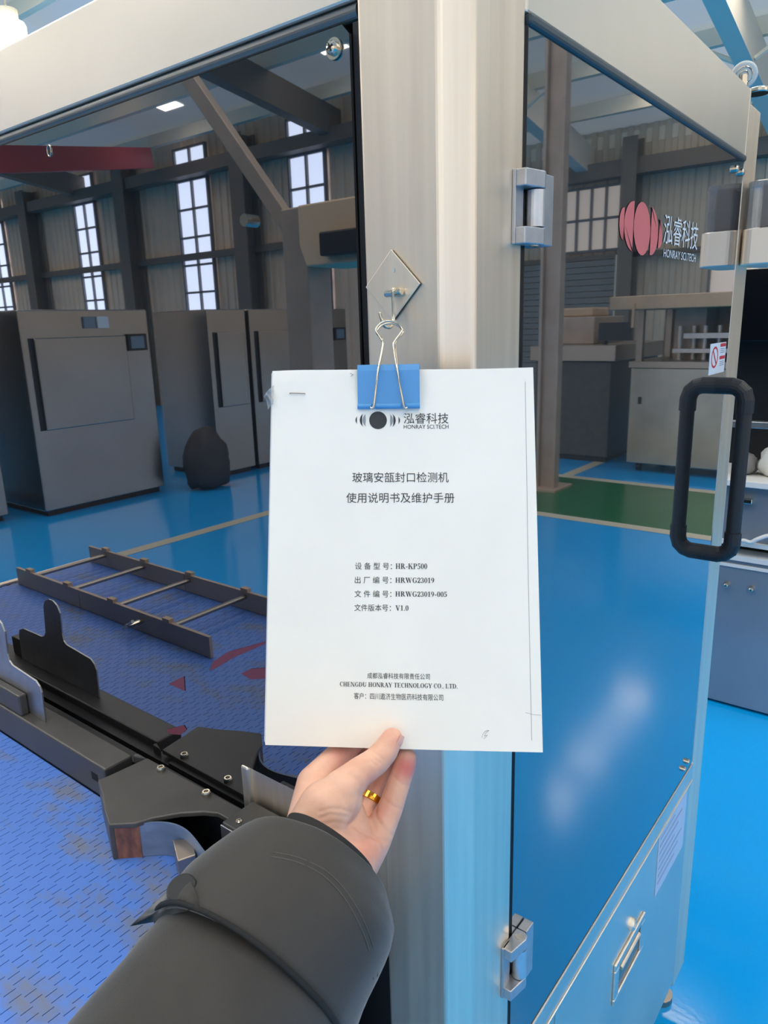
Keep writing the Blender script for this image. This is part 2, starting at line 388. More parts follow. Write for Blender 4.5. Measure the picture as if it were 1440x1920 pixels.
# ================================================================== THE SETTING
def roofz(y): return Z(5 - (0.195 if y > 1.5 else 0.1429)*abs(y-1.5))
struct('floor', bx(-30, 14, -16, 16, -0.1, 0), FLOORM)
b = NB(); flat(b, [(0.5, 4.90, .0015), (14, 4.90, .0015), (14, 6.28, .0015), (0.5, 6.28, .0015)]); o = struct('floor_green_lane', b, GREENF)
b = NB()
for r_ in ((0.4, 14, 4.78, 4.90), (0.4, 14, 6.28, 6.40)): flat(b, [(r_[0], r_[2], .002), (r_[1], r_[2], .002), (r_[1], r_[3], .002), (r_[0], r_[3], .002)])
struct('trim_1', b, LINEM)
b = NB(); flat(b, [(2.66, 6.40, .002), (2.78, 6.40, .002), (2.78, 11.5, .002), (2.66, 11.5, .002)]); struct('trim_2', b, LINEM)
b = NB(); flat(b, [(-4.36, -1.0, .002), (-4.24, -1.0, .002), (-4.10, -7.5, .002), (-4.22, -7.5, .002)]); struct('trim_3', b, LINEM)

def corrugated(x0, x1, y, z0, z1, sgn, pitch=0.2, dep=0.03):
    bm = NB(); xs = []; x = x0; k = 0
    while x < x1:
        for dx, d in ((0, 0), (.08, 0), (.1, dep), (.18, dep)): xs.append((x+dx, d))
        x += pitch
    lo = [bm.verts.new((a, y+sgn*d, z0)) for a, d in xs]; hi = [bm.verts.new((a, y+sgn*d, z1)) for a, d in xs]
    for i in range(len(xs)-1): bm.faces.new((lo[i], lo[i+1], hi[i+1], hi[i]))
    return bm
struct('wall_left', corrugated(-30, -3, -9.06, 0, roofz(-9), 1), WALLM)
struct('wall_back', corrugated(-16, 14, 12.06, 0, roofz(12)+.05, -1), WALLB)
struct('wall_end', bx(-30, -29.9, -9.06, 12.06, 0, 7), WALLM)
# roof: two slopes
b = NB()
for ya, yb in ((-9.2, 1.5), (1.5, 12.4)):
    flat(b, [(-30, ya, roofz(ya)), (14, ya, roofz(ya)), (14, yb, roofz(yb)), (-30, yb, roofz(yb))])
struct('ceiling', b, ROOFM)
k = 0
y = -8.6
while y < 12.2:
    z = roofz(y)
    b = bx(-30, 14, y-.05, y+.05, z-.26, z-.06)
    o = struct('purlin', b, PURL); k += 1
    y += 1.15
for x in (5.0, -2.1, -10.4, -18.1):
    b = NB(); prism(b, [(x-.1, 1.5, roofz(1.5)-.26), (x+.1, 1.5, roofz(1.5)-.26), (x+.1, 12, roofz(12)-.26), (x-.1, 12, roofz(12)-.26)], (0, 0, -.42))
    struct('rafter', b, RAFT)
    b = NB()
    for yy in (4.5, 7, 9.5):
        for s in (-1, 1): tube(b, [(x+s*.1, yy, roofz(yy)-.62), (x+s*.75, yy, roofz(yy)-.26)], .03, 6)
    struct('roof_brace', b, PURL)
for x in (-7.9, -15.2, -22.5):
    b = NB(); prism(b, [(x-.1, 1.5, roofz(1.5)-.26), (x+.1, 1.5, roofz(1.5)-.26), (x+.1, -9, roofz(-9)-.26), (x-.1, -9, roofz(-9)-.26)], (0, 0, -.42))
    struct('rafter', b, COLM)
# roof lights: translucent sheets between the purlins
def skylight(x0, x1, y0, y1):
    b = NB(); y = y0
    flat(b, [(x0, y0, roofz(y0)-.012), (x1, y0, roofz(y0)-.012), (x1, y1, roofz(y1)-.012), (x0, y1, roofz(y1)-.012)])
    return struct('skylight', b, SKYM)
for s in ((3.25, 3.8, 7.9, 8.5), (3.2, 3.75, 8.8, 9.4), (3.15, 3.7, 9.7, 10.3), (3.1, 3.65, 10.6, 11.1), (-1.75, -.85, 5.4, 8.5), (-12.1, -11.2, 5.3, 7.3), (-10.95, -10.45, -8.1, -7.55), (-7.2, -6.75, -8.0, -7.5),
          (-1.8, -.9, -3.0, 1.2), (2.6, 3.5, -5.0, 1.0), (2.6, 3.5, 2, 5), (-6.6, -5.7, -5, 1.2), (-6.6, -5.7, 2, 5), (-11.5, -10.6, -6.5, 1), (-16.5, -15.6, -6.5, 1), (-21, -20, -6.5, 1)):  # this row: unseen skylights added to light the hall
    skylight(*s)

def window(n, xc, w, z0, z1, cols, rows, y=-9.0, pane=None, sgn=1):
    root = bpy.data.objects.new('window_%d' % n, None); COL.objects.link(root); root.location = (xc, y, Z(z0)); root['kind'] = 'structure'
    obj('window_pane', bx(xc-w/2, xc+w/2, y, y+.01*sgn, Z(z0), Z(z1)), pane or PANE, root)
    b = NB(); t = .038
    for i in range(cols+1): xx = xc-w/2+w*i/cols; box(b, xx-t/2, xx+t/2, y-.01*sgn, y+.06*sgn, Z(z0)-t/2, Z(z1)+t/2)
    for j in range(rows+1): zz = Z(z0)+(z1-z0)*j/rows; box(b, xc-w/2, xc+w/2, y-.005*sgn, y+.05*sgn, zz-t/2, zz+t/2)
    obj('window_frame', b, FRAME, root)
    return root
n = 1
for xc, w in ((-8.55, .8), (-11.5, .9), (-15.2, .8), (-19.4, .9)):
    window(n, xc, w, 2.98, 3.28, 2, 1); window(n+1, xc, w, -0.3, 2.72, 2, 6); n += 2
window(n, 4.9, 1.0, 1.1, 2.1, 4, 2, 11.98, PANEW, -1); n += 1
window(n, 2.45, 1.0, .2, .9, 2, 1, 11.98, PANEW, -1); n += 1
# columns and rails of the window wall
for x in (-9.9, -13.4, -17.3):
    b = bx(x-.17, x+.17, -8.98, -8.95, 0, roofz(-9)-.3); box(b, x-.17, x+.17, -8.66, -8.63, 0, roofz(-9)-.3); box(b, x-.02, x+.02, -8.95, -8.66, 0, roofz(-9)-.3)
    struct('wall_column', b, COLM)
struct('trim_4', bx(-30, -3, -8.98, -8.9, Z(1.3), Z(1.42)), COLM)
struct('trim_5', bx(-30, -3, -8.98, -8.7, Z(2.74), Z(2.95)), COLM)
# back wall girt, shutter, downpipe, columns
struct('trim_6', bx(-16, 14, 11.72, 11.98, Z(2.18), Z(2.42)), COLM)
struct('trim_7', bx(-16, 14, 11.9, 11.98, Z(.95), Z(1.03)), COLM)
b = NB(); zz = 0
while zz < Z(.93): box(b, 4.42, 6.6, 11.9, 11.96, zz, zz+.09); zz += .1
d_ = struct('door_1', b, mat('shutter_grey', (126, 128, 126), 0.5))
b = NB(); cyl(b, (4.38, 11.9, 0), (4.38, 11.9, Z(1.0)), .05); struct('trim_8', b, PURL)
for x in (4.18, -2.7):
    b = bx(x-.12, x+.12, 11.62, 11.64, 0, roofz(11.7)-.3); box(b, x-.12, x+.12, 11.9, 11.92, 0, roofz(11.7)-.3); box(b, x-.02, x+.02, 11.64, 11.9, 0, roofz(11.7)-.3)
    struct('wall_column', b, COLM)

# ================================================================== INSPECTION MACHINE (the big enclosure)
MB = Z(-1.46)                               # underside of the cabinet
mach = thing('inspection_machine', (-.5, .5, 0), 'large stainless steel inspection machine with dark tinted panels beside the held manual', 'machine')
YR = 0.97; XL = -1.75
def corner_post():
    pts = [(-.101, 0), (-.0204, 0), (0, .0204), (0, .1035), (-.06, .1035), (-.101, .06)]
    return prism(NB(), [(x, y, MB) for x, y in pts], (0, 0, Z(.42)-MB))
obj('corner_post', corner_post(), STEEL, mach, bevel=.0035, seg=3)
# solid dark body added behind the panels to block light
obj('body', bx(XL, -.012, .02, YR-.01, MB+.01, Z(.34)), DARKIN, mach)
# left top beam with rounded lower lip
def beam_left():
    pr = [(0.0, Z(.352)), (.0, Z(.259)), (.06, Z(.259)), (.06, Z(.352))]
    return prism(NB(), [(XL, y, z) for y, z in pr], (-.1025-XL, 0, 0))
obj('top_beam', beam_left(), STEELB, mach, bevel=.0025)
b = NB(); prism(b, [(XL, .0012+.0068*(1-cos(a)), Z(.2525)+.0068*sin(a)) for a in [radians(-90+15*k) for k in range(13)]]+[(XL, .03, Z(.2593)), (XL, .03, Z(.2457))], (-.1025-XL, 0, 0)); obj('beam_lip', b, noisy(mat('grey_beam_lip', (118, 118, 116), .38, .7), 4, .06), mach)
def beam_right():
    pr = [(0.0, Z(.355)), (0, Z(.253)), (-.06, Z(.253)), (-.06, Z(.355))]
    return prism(NB(), [(x, .1045, z) for x, z in pr], (0, .886-.1045, 0))
obj('top_beam', beam_right(), STEELB, mach, bevel=.0025)
# dark gasket strip under the right beam
obj('door_gasket', bx(-.008, .004, .107, .882, Z(.244), Z(.2535)), mat('grey_gasket', (70, 76, 78), .45), mach, bevel=.003)
obj('far_post', bx(-.05, .0, .888, YR, MB, Z(.335)), STEEL, mach, bevel=.003)
# left side panel: tinted, with a notch at the lower right
pan = [(XL, Z(-.66)), (-.332, Z(-.66)), (-.332, Z(-.539)), (-.118, Z(-.539)), (-.1095, Z(-.53)), (-.1095, Z(.236)), (-.117, Z(.244)), (XL, Z(.244))]
sp = obj('side_panel', prism(NB(), [(x, .0, z) for x, z in pan], (0, .008, 0)), PANEL, mach)
obj('panel_edge', bx(-.1085, -.1015, .004, .012, Z(-.54), Z(.2445)), BLACKP, mach)
c = on(628, 92, 'Y', 0)
s_ = disc_screw('screw', c, (0, -1, 0), .0058, .006, WIRE, sp, 16, False)
bm = NB(); cyl(bm, c+Vector((0, -.0005, 0)), c+Vector((0, -.0022, 0)), .0085, 20); obj('washer', bm, WIRE, sp)
bm = NB()
for a in (0.4, 0.4+pi/2):
    u = Vector((cos(a), 0, sin(a))); frame_box(bm, c+Vector((0, -.0071, 0)), u, Vector((-u.z, 0, u.x)), Vector((0, -1, 0)), -.0036, .0036, -.0006, .0006, 0, .0004)
obj('screw_recess', bm, BLACKP, sp)
c = on(93, 283, 'Y', 0); bm = NB(); tube(bm, [c+Vector((.0045*cos(t*pi/8), -.0006, .0065*sin(t*pi/8))) for t in range(16)], .0008, 6, closed=True); obj('hole_rim', bm, WIRE, sp)
bm = NB(); flat(bm, [c+Vector((.004*cos(t*pi/8), -.0004, .006*sin(t*pi/8))) for t in range(16)]); obj('screw_hole', bm, BLACKP, sp)
# pink patches that paint red reflections onto the lower panel
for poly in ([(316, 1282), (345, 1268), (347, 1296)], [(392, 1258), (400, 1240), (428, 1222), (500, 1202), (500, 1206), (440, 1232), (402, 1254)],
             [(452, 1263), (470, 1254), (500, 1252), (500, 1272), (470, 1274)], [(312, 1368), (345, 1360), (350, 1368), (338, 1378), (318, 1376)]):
    tag(obj('reflection_patch', flat(NB(), [on(x, y, 'Y', -.0006) for x, y in poly]), PINKREFL, sp), 'pink patch painted as a red reflection')
# lower frame below the notch and under the panel
obj('lower_frame', bx(-.334, -.1018, .004, .03, Z(-.65), Z(-.5395)), STEEL, mach)
obj('lower_panel', bx(-.334, -.1025, .006, .03, MB, Z(-.651)), BLACKP, mach)
obj('frame_strip', bx(-.332, -.318, -.002, .02, Z(-.61), Z(-.5395)), STEELB, mach, bevel=.003)
obj('lower_panel', bx(XL, -.334, .004, .02, MB, Z(-.66)), DARKIN, mach)
# door
dl_b = Z(-.884)
door = obj('door', bx(-.008, 0, .1085, .884, dl_b, Z(.2505)), DOORG, mach)
obj('door_edge', bx(-.0075, .0008, .8842, .8875, dl_b, Z(.355)), STEELB, mach)
obj('door_gap', bx(-.03, -.002, .1036, .1084, MB, Z(.25)), BLACKP, mach)
def dpt(e=.0007): return lambda x, y: on(x, y, 'X', e)
LG = dpt()
bm = NB()
def arcpts(cx, cy, rx, ry, a0, a1, n=22): return [(cx+rx*cos(radians(a0+(a1-a0)*k/n)), cy+ry*sin(radians(a0+(a1-a0)*k/n))) for k in range(n+1)]
zp = lambda x, y: (1100+x/4.235, 300+y/4.235)
for ps in (arcpts(440, 545, 66, 213, 0, 360)[:-1],
           [zx for zx in [(382, 325), (360, 728)]] + arcpts(371, 526, 73, 200, 93, 267),
           [(303, 375), (289, 640)] + arcpts(296, 508, 36, 132, 95, 265),
           [(500, 755), (520, 375)] + arcpts(510, 565, 57, 190, -87, 87),
           [(565, 700), (584, 470)] + arcpts(575, 585, 25, 114, -87, 87)):
    flat(bm, [LG(*zp(*p)) for p in ps])
tag(obj('emblem', bm, LOGORED, door), 'pink-red emblem of five slices')
def plane_map(A, B, ax='X', e=.0008):
    """box between two pixel corners on an axis plane: returns y0, y1, z0, z1"""
    p, q = on(*A, ax, e), on(*B, ax, e); return p, q
p, q = plane_map((1247, 402), (1309, 462))
dm = lambda a, b_: Vector((.0008, a, b_))
ptop, pbot = on(1247, 400, 'X', .0008), on(1247, 457, 'X', .0008); pr_ = on(1309, 440, 'X', .0008)
lettering('door_lettering', text_polys('泓睿科技'), dm, ptop.y, pr_.y, pbot.z, ptop.z, LOGOWHITE, door)
ptop, pbot = on(1245, 466, 'X', .0008), on(1245, 482, 'X', .0008); pr_ = on(1305.5, 470, 'X', .0008)
lettering('door_lettering', text_polys('HONRAY SCI.TECH'), dm, ptop.y, pr_.y, pbot.z, ptop.z, LOGOWHITE, door)
# warning sticker
a, b_ = on(1333, 645, 'X', .0006), on(1362, 640, 'X', .0006); zb = on(1333, 703, 'X', .0006).z; zt = a.z
st = obj('warning_sticker', bx(.0001, .0006, a.y, b_.y, zb, zt), STICK, door)
yc = a.y+(b_.y-a.y)*.3; w_ = b_.y-a.y; h_ = zt-zb
bm = NB()
Ry, Rz, zc_ = w_*.21, h_*.35, zb+h_*.55
n_ = 28
for k in range(n_):
    t0, t1 = 2*pi*k/n_, 2*pi*(k+1)/n_
    flat(bm, [(.0008, yc+Ry*q*cos(t), zc_+Rz*q*sin(t)) for q, t in ((1, t0), (1, t1), (.8, t1), (.8, t0))])
flat(bm, [(.0008, yc-Ry*.68, zc_+Rz*.6), (.0008, yc-Ry*.52, zc_+Rz*.74), (.0008, yc+Ry*.68, zc_-Rz*.6), (.0008, yc+Ry*.52, zc_-Rz*.74)])
for f0, f1 in ((.86, .97), (.45, .56)):
    flat(bm, [(.0008, a.y+w_*.62, zb+h_*f0), (.0008, a.y+w_*.98, zb+h_*f0), (.0008, a.y+w_*.98, zb+h_*f1), (.0008, a.y+w_*.62, zb+h_*f1)])
tag(obj('door_lettering', bm, STICKR, door), 'red ring and red bars of the warning sticker')
bm = NB()
for f in (.78, .72, .66, .36, .3, .24):
    flat(bm, [(.0008, a.y+w_*.64, zb+h_*f), (.0008, a.y+w_*.94, zb+h_*f), (.0008, a.y+w_*.94, zb+h_*(f+.025)), (.0008, a.y+w_*.64, zb+h_*(f+.025))])
obj('sticker_lines', bm, INKB, door)
for q_ in ((1377, 317), (1388, 323)): disc_screw('screw', on(*q_, 'X', 0), (1, 0, 0), .006, .006, WIRE, door, 14, False)
for q_ in ((1280, 1441), (1287, 1427)): disc_screw('screw', on(*q_, 'X', 0), (1, 0, 0), .0055, .006, WIRE, door, 14, False)
# pull handle: grip stands off the glass, its mirror image completes the loop
ht, hb = on(1345, 722, 'X', 0), on(1319, 1035, 'X', 0)
hy = (ht.y+hb.y)/2
zt, zb = ht.z-.001, hb.z
path = [(0, hy, zt), (.024, hy, zt), (.034, hy, zt-.003), (.043, hy, zt-.011), (.047, hy, zt-.024), (.047, hy, zb+.024), (.043, hy, zb+.011), (.034, hy, zb+.003), (.024, hy, zb), (0, hy, zb)]
bm = NB(); tube(bm, path, .0125, 18); obj('handle', bm, RUBBER, door, smooth=True)
for s, z0 in ((-1, zt), (1, zb)):
    pp = [(0, hy, z0), (.024, hy, z0), (.034, hy, z0+s*.003), (.043, hy, z0+s*.011), (.047, hy, z0+s*.024), (.047, hy, z0+s*.045)]
    obj('handle_elbow', tube(NB(), pp, .0145, 18), RUBBER, door)
# hinges
def hinge(zc, h=.07):
    yk, xk = .1095, .009
    root = bpy.data.objects.new('hinge', None); COL.objects.link(root); root.parent = mach; root.location = Vector((xk, yk, zc))-mach.location
    a, c_ = zc-h/2, zc+h/2
    obj('hinge_leaf', bx(0, .0035, .083, .0985, a, c_), HINGEM, root, bevel=.0008)
    for z0, z1 in ((a, a+.0145), (c_-.0145, c_)):
        kn = [(.0002, .0845), (.0002, .1195)]+[(xk+.0085*cos(radians(t)), .111+.0095*sin(radians(t))) for t in (75, 50, 25, 0, -25)]+[(.0125, .0845)]
        obj('hinge_knuckle', prism(NB(), [(x, y, z0) for x, y in kn], (0, 0, z1-z0)), HINGEM, root, bevel=.001)
    obj('hinge_barrel', cyl(NB(), (xk, .111, a+.0155), (xk, .111, c_-.0155), .0085, 24), ALU, root)
    b = prism(NB(), [(.0006, y, z) for y, z in ((.112, a+.0155), (.1215, a+.0155), (.1215, a+.0005), (.140, a+.0005), (.140, c_-.0005), (.1215, c_-.0005), (.1215, c_-.0155), (.112, c_-.0155))], (.012, 0, 0))
    obj('hinge_leaf', b, HINGEM, root, bevel=.001)
    for s in (1, -1): obj('hinge_pin', cyl(NB(), (xk, yk, zc+s*(h/2-.002)), (xk, yk, zc+s*(h/2+.0008)), .0045, 16), WIRE, root)
z1, z2 = on(990, 318, 'X', .008).z, on(990, 459, 'X', .008).z
hinge((z1+z2)/2, z1-z2)
z1, z2 = on(960, 1772, 'X', .008).z, on(960, 1862, 'X', .008).z
hinge((z1+z2)/2, .07)
# base cabinet below the door
obj('base_rail', bx(-.05, .002, .1045, .888, Z(-.9245), Z(-.888)), STEELB, mach, bevel=.002, seg=3)
ysp = on(1044, 1869, 'X', 0).y
lp = obj('lower_panel', bx(-.02, 0, ysp+.001, .886, MB+.02, Z(-.9265)), STEELB, mach, bevel=.0022, seg=3)
obj('lower_panel', bx(-.02, -.001, .1045, ysp-.0015, MB+.02, Z(-.9275)), STEELB, mach, bevel=.0022)
obj('panel_edge', bx(.0002, .0042, .1045, .886, Z(-.929), Z(-.9252)), STEELB, mach, bevel=.001)
obj('panel_gap', bx(-.001, .0006, .1045, .886, Z(-.9252), Z(-.9236)), BLACKP, mach)
# slam latch: framed recess with a bow handle, and a key knob
a, b_ = on(1154, 1806, 'X', .003), on(1209, 1713, 'X', .003); zt_ = (a.z+b_.z)/2; zb_ = on(1151, 1885, 'X', .003).z
y0, y1 = a.y, b_.y
b = NB(); t_ = .014
box(b, 0, .005, y0, y1, zt_-t_, zt_); box(b, 0, .005, y0, y1, zb_, zb_+t_); box(b, 0, .005, y0, y0+t_*1.3, zb_+t_, zt_-t_); box(b, 0, .005, y1-t_*1.3, y1, zb_+t_, zt_-t_)
obj('latch_frame', b, STEELB, lp, bevel=.002)
obj('latch_recess', bx(.0002, .001, y0+t_*1.3, y1-t_*1.3, zb_+t_, zt_-t_), STEELD, lp)
b = NB(); tube(b, [(.003, y0+t_*2, zt_-t_*2), (.003, y1-t_*2, zt_-t_*2), ], .004, 10); obj('latch_handle', b, STEEL, lp)
c = on(1187, 1733, 'X', .004); disc_screw('latch_knob', (0, c.y, c.z), (1, 0, 0), .011, .008, STEELB, lp, 20, True)
a, b_ = on(1236, 1560, 'X', 0), on(1289, 1470, 'X', 0); zb_ = on(1229, 1678, 'X', 0).z
npz = (a.z+b_.z)/2
obj('nameplate', bx(0, .0012, a.y, b_.y-.002, zb_, npz), GREYL, lp, bevel=.0005)
bm = NB()
for i in range(7):
    zz = npz-.02-i*(npz-zb_-.03)/7; x1_ = a.y+(b_.y-a.y)*(.55+.4*((i*37) % 10)/10)
    flat(bm, [(.0016, a.y+.008, zz), (.0016, x1_, zz), (.0016, x1_, zz-.004), (.0016, a.y+.008, zz-.004)])
obj('nameplate_print', bm, mat('faint_print', (160, 172, 200), .6), lp)
for xx, yy in ((-.04, .93), (-.04, .06), (-1.6, .93), (-1.6, .06)):
    b = NB(); cyl(b, (xx, yy, 0), (xx, yy, .015), .03, 18); cyl(b, (xx, yy, .015), (xx, yy, MB+.02), .012, 12); obj('foot', b, STEELD, mach)
# end wall of the machine
obj('end_panel', bx(XL-.006, XL, .0, YR, MB, Z(.352)), STEELB, mach)
# arm joint at the far post, with clear cover
jt = thing('arm_joint', (.03, .97, Z(.085)), 'stainless rounded joint box with clear cover mounted on the far post above the handle', 'joint')
def rrect(x0, x1, y0, y1, r, n=6):
    out = []
    for cx, cy, a0 in ((x1-r, y1-r, 0), (x0+r, y1-r, 90), (x0+r, y0+r, 180), (x1-r, y0+r, 270)):
        out += [(cx+r*cos(radians(a0+90*k/n)), cy+r*sin(radians(a0+90*k/n))) for k in range(n+1)]
    return out
zb0, zt0 = on(1380, 500, 'Y', .93).z, on(1410, 432, 'Y', .93).z
zc0 = on(1410, 345, 'Y', .93).z
obj('joint_box', prism(NB(), [(x, y, zb0) for x, y in rrect(.0015, .066, .893, 1.03, .018)], (0, 0, zt0-zb0)), STEELB, jt, bevel=.002)
obj('joint_cover', prism(NB(), [(x, y, zt0) for x, y in rrect(.004, .062, .897, 1.02, .016)], (0, 0, zc0-zt0)), CLEAR, jt, bevel=.002)
obj('terminal_block', bx(.024, .05, .93, .99, zt0+.0005, zc0-.004), TANM, jt)
bm = NB(); box(bm, .066, .069, .93, .95, zt0-.012, zt0+.004); obj('clasp', bm, BLACKP, jt)
# round translucent wheel and chrome cap on top of the far post
wc = on(1395, 141, 'X', -.03)
wh = thing('castor_wheel', (wc.x, wc.y, Z(.335)), 'pale translucent round wheel with chrome cap on top of the far post', 'wheel')
n0 = (CAM-wc).normalized()
bm = NB(); cyl(bm, wc-n0*.006, wc+n0*.006, .0215, 28); obj('wheel', bm, WHITEP, wh, bevel=.003)
bm = NB()
for r in (.007, .013):
    a_ = Vector((0, 0, 1)); u = (a_-n0*a_.dot(n0)).normalized(); w = n0.cross(u)
    tube(bm, [wc+n0*.0062+(u*cos(t*pi/12)+w*sin(t*pi/12))*r for t in range(24)], .0009, 6, closed=True)
obj('hub', bm, WIRE, wh)
cc = on(1420, 172, 'X', -.02)
bm = NB(); cyl(bm, cc-Vector((0, 0, .004)), cc+Vector((0, 0, .004)), .021, 24); obj('cap', bm, WIRE, wh, bevel=.002); obj('stem', cyl(NB(), (wc.x, wc.y, Z(.336)), wc, .008, 12), WIRE, wh)

# ================================================================== WALL HOOK, CLIP, MANUAL
hk = thing('wall_hook', (-.068, 0, Z(.032)), 'diamond-shaped steel stick-on wall hook on the corner post', 'hook')
hc = Vector((-.0685, -.0035, Z(.0325)))
d_ = .0295
bm = NB(); prism(bm, [hc+Vector((0, 0, d_)), hc+Vector((d_, 0, 0)), hc+Vector((0, 0, -d_)), hc+Vector((-d_, 0, 0))], (0, .0013, 0)); obj('hook_plate', bm, STEEL, hk, bevel=.0004)
bm = NB(); prism(bm, [hc+Vector((0, .0013, d_*.98)), hc+Vector((d_*.98, .0013, 0)), hc+Vector((0, .0013, -d_*.98)), hc+Vector((-d_*.98, .0013, 0))], (0, .0021, 0)); obj('adhesive_shade_pad', bm, BLACKP, hk)  # pad made black and full size to draw the plate's shaded edge
c = on(738, 507, 'Y', -.0036); bm = NB(); flat(bm, [c+Vector((.0014*cos(t*pi/8), -.0002, .0019*sin(t*pi/8))) for t in range(16)]); obj('plate_hole', bm, mat('pale_hole', (205, 200, 190), .5), hk)
a, b_ = on(723, 551, 'Y', -.007), on(754, 547, 'Y', -.007)
bm = NB(); cyl(bm, a, b_, .0031, 16); obj('barrel', bm, WIRE, hk, bevel=.0008)
pc = on(737, 549, 'Y', -.0105)
hook_pts = [pc+Vector((0, .006, .003)), pc+Vector((0, .001, .0032)), pc, on(738, 575, 'Y', -.0125), on(738, 596, 'Y', -.0145), on(736, 609, 'Y', -.0185), on(729, 614, 'Y', -.0235), on(720, 610, 'Y', -.0275), on(716, 598, 'Y', -.029), on(712.5, 586, 'Y', -.029)]
bm = NB(); tube(bm, spline(hook_pts, 5), .0015, 10); obj('hook_wire', bm, WIRE, hk, smooth=True)

# --- manual: frame of the front sheet from its four corners
def camv(x, y, z): return CAM + AR*x + AD*y + AF*z
TL, TR, BR, BL = camv(-.09076, -.11476, .59739), camv(.11844, -.11506, .57911), camv(.11796, .17852, .54190), camv(-.09125, .17881, .56018)
PU, PV = (TR-TL), (BL-TL)
PN = PV.cross(PU).normalized()
if PN.dot(CAM-TL) < 0: PN = -PN
def bend(u, v):
    """small waves of the sheets, metres along the normal"""
    return .0022*sin(u*5.2+.6)*(1-v)**2 - .0012*cos(u*4+1)*v*v + .0015*math.exp(-((u-.08)**2/.008+(v-.03)**2/.004))
def PP(u, v, e=0.0): return TL + PU*u + PV*v + PN*(bend(u, v)+e)
def p2uv(x, y):
    r = ray(x, y); t = (TL-CAM).dot(PN)/r.dot(PN); q = CAM+r*t-TL
    a, b_, c_ = PU.dot(PU), PU.dot(PV), PV.dot(PV); d1, d2 = q.dot(PU), q.dot(PV); det = a*c_-b_*b_
    return (d1*c_-d2*b_)/det, (a*d2-b_*d1)/det
man = thing('manual', BL, 'stapled white paper manual with Chinese title held up by the hand', 'manual')
def sheet(e0, e1, du=(0, 1), dv=(0, 1), nu=24, nv=32, shift=(0, 0), rnd=.012):
    bm = NB(); F, Bk = [], []
    for j in range(nv+1):
        fr, br = [], []
        for i in range(nu+1):
            u = du[0]+(du[1]-du[0])*i/nu+shift[0]; v = dv[0]+(dv[1]-dv[0])*j/nv+shift[1]
            fr.append(bm.verts.new(PP(u, v, e0))); br.append(bm.verts.new(PP(u, v, e1)))
        F.append(fr); Bk.append(br)
    for j in range(nv):
        for i in range(nu):
            bm.faces.new((F[j][i], F[j+1][i], F[j+1][i+1], F[j][i+1])); bm.faces.new((Bk[j][i], Bk[j][i+1], Bk[j+1][i+1], Bk[j+1][i]))
    for i in range(nu):
        bm.faces.new((F[0][i], F[0][i+1], Bk[0][i+1], Bk[0][i])); bm.faces.new((F[nv][i+1], F[nv][i], Bk[nv][i], Bk[nv][i+1]))
    for j in range(nv):
        bm.faces.new((F[j+1][0], F[j][0], Bk[j][0], Bk[j+1][0])); bm.faces.new((F[j][nu], F[j+1][nu], Bk[j+1][nu], Bk[j][nu]))
    return bm
obj('cover_sheet', sheet(0, -.00035), PAPER, man, smooth=False)
for k in range(5):
    e0 = -.0005-k*.0008
    obj('page_block', sheet(e0, e0-.00065, (-.0015-.0016*k+random.uniform(-.001, .001), .997-random.uniform(0, .004)), (.001*k, .9965-.001*k), 8, 10), PAGES, man)
PRINT = [  # words, pixel box, face
    ('泓睿科技', 757, 774, 841, 794, 0), ('HONRAY SCI.TECH', 757, 796, 841, 803.5, 0),
    ('玻璃安瓿封口检测机', 661, 885.5, 841, 904.5, 0), ('使用说明书及维护手册', 649.5, 924, 852, 943, 0),
    ('设 备 型 号：', 666, 1055, 735, 1068, 0), ('HR-KP500', 742, 1056.5, 801, 1067, 1),
    ('出 厂 编 号：', 665.5, 1081, 734, 1094, 0), ('HRWG23019', 741.5, 1083, 814, 1093, 1),
    ('文 件 编 号：', 665, 1107, 734, 1120, 0), ('HRWG23019-005', 741.5, 1109, 838, 1119, 1),
    ('文件版本号：', 664.5, 1133, 733, 1146, 0), ('V1.0', 741.5, 1135, 766, 1145, 1),
    ('成都泓睿科技有限责任公司', 689, 1262, 806, 1273, 0), ('CHENGDU HONRAY TECHNOLOGY CO.，LTD.', 637.5, 1280, 858, 1290, 1),
    ('客户：四川遨济生物医药科技有限公司', 664, 1300, 831, 1312, 0)]
PE = .00025
def pm(a, b_): return PP(a, b_, PE)
for s, x0, y0, x1, y1, ser in PRINT:
    ym = (y0+y1)/2
    u0, v_ = p2uv(x0, ym); u1, _ = p2uv(x1, ym); vt = p2uv((x0+x1)/2, y0)[1]; vb = p2uv((x0+x1)/2, y1)[1]
    lettering('printed_line', serif_polys(s) if ser else text_polys(s), pm, u0, u1, vb, vt, INK, man)
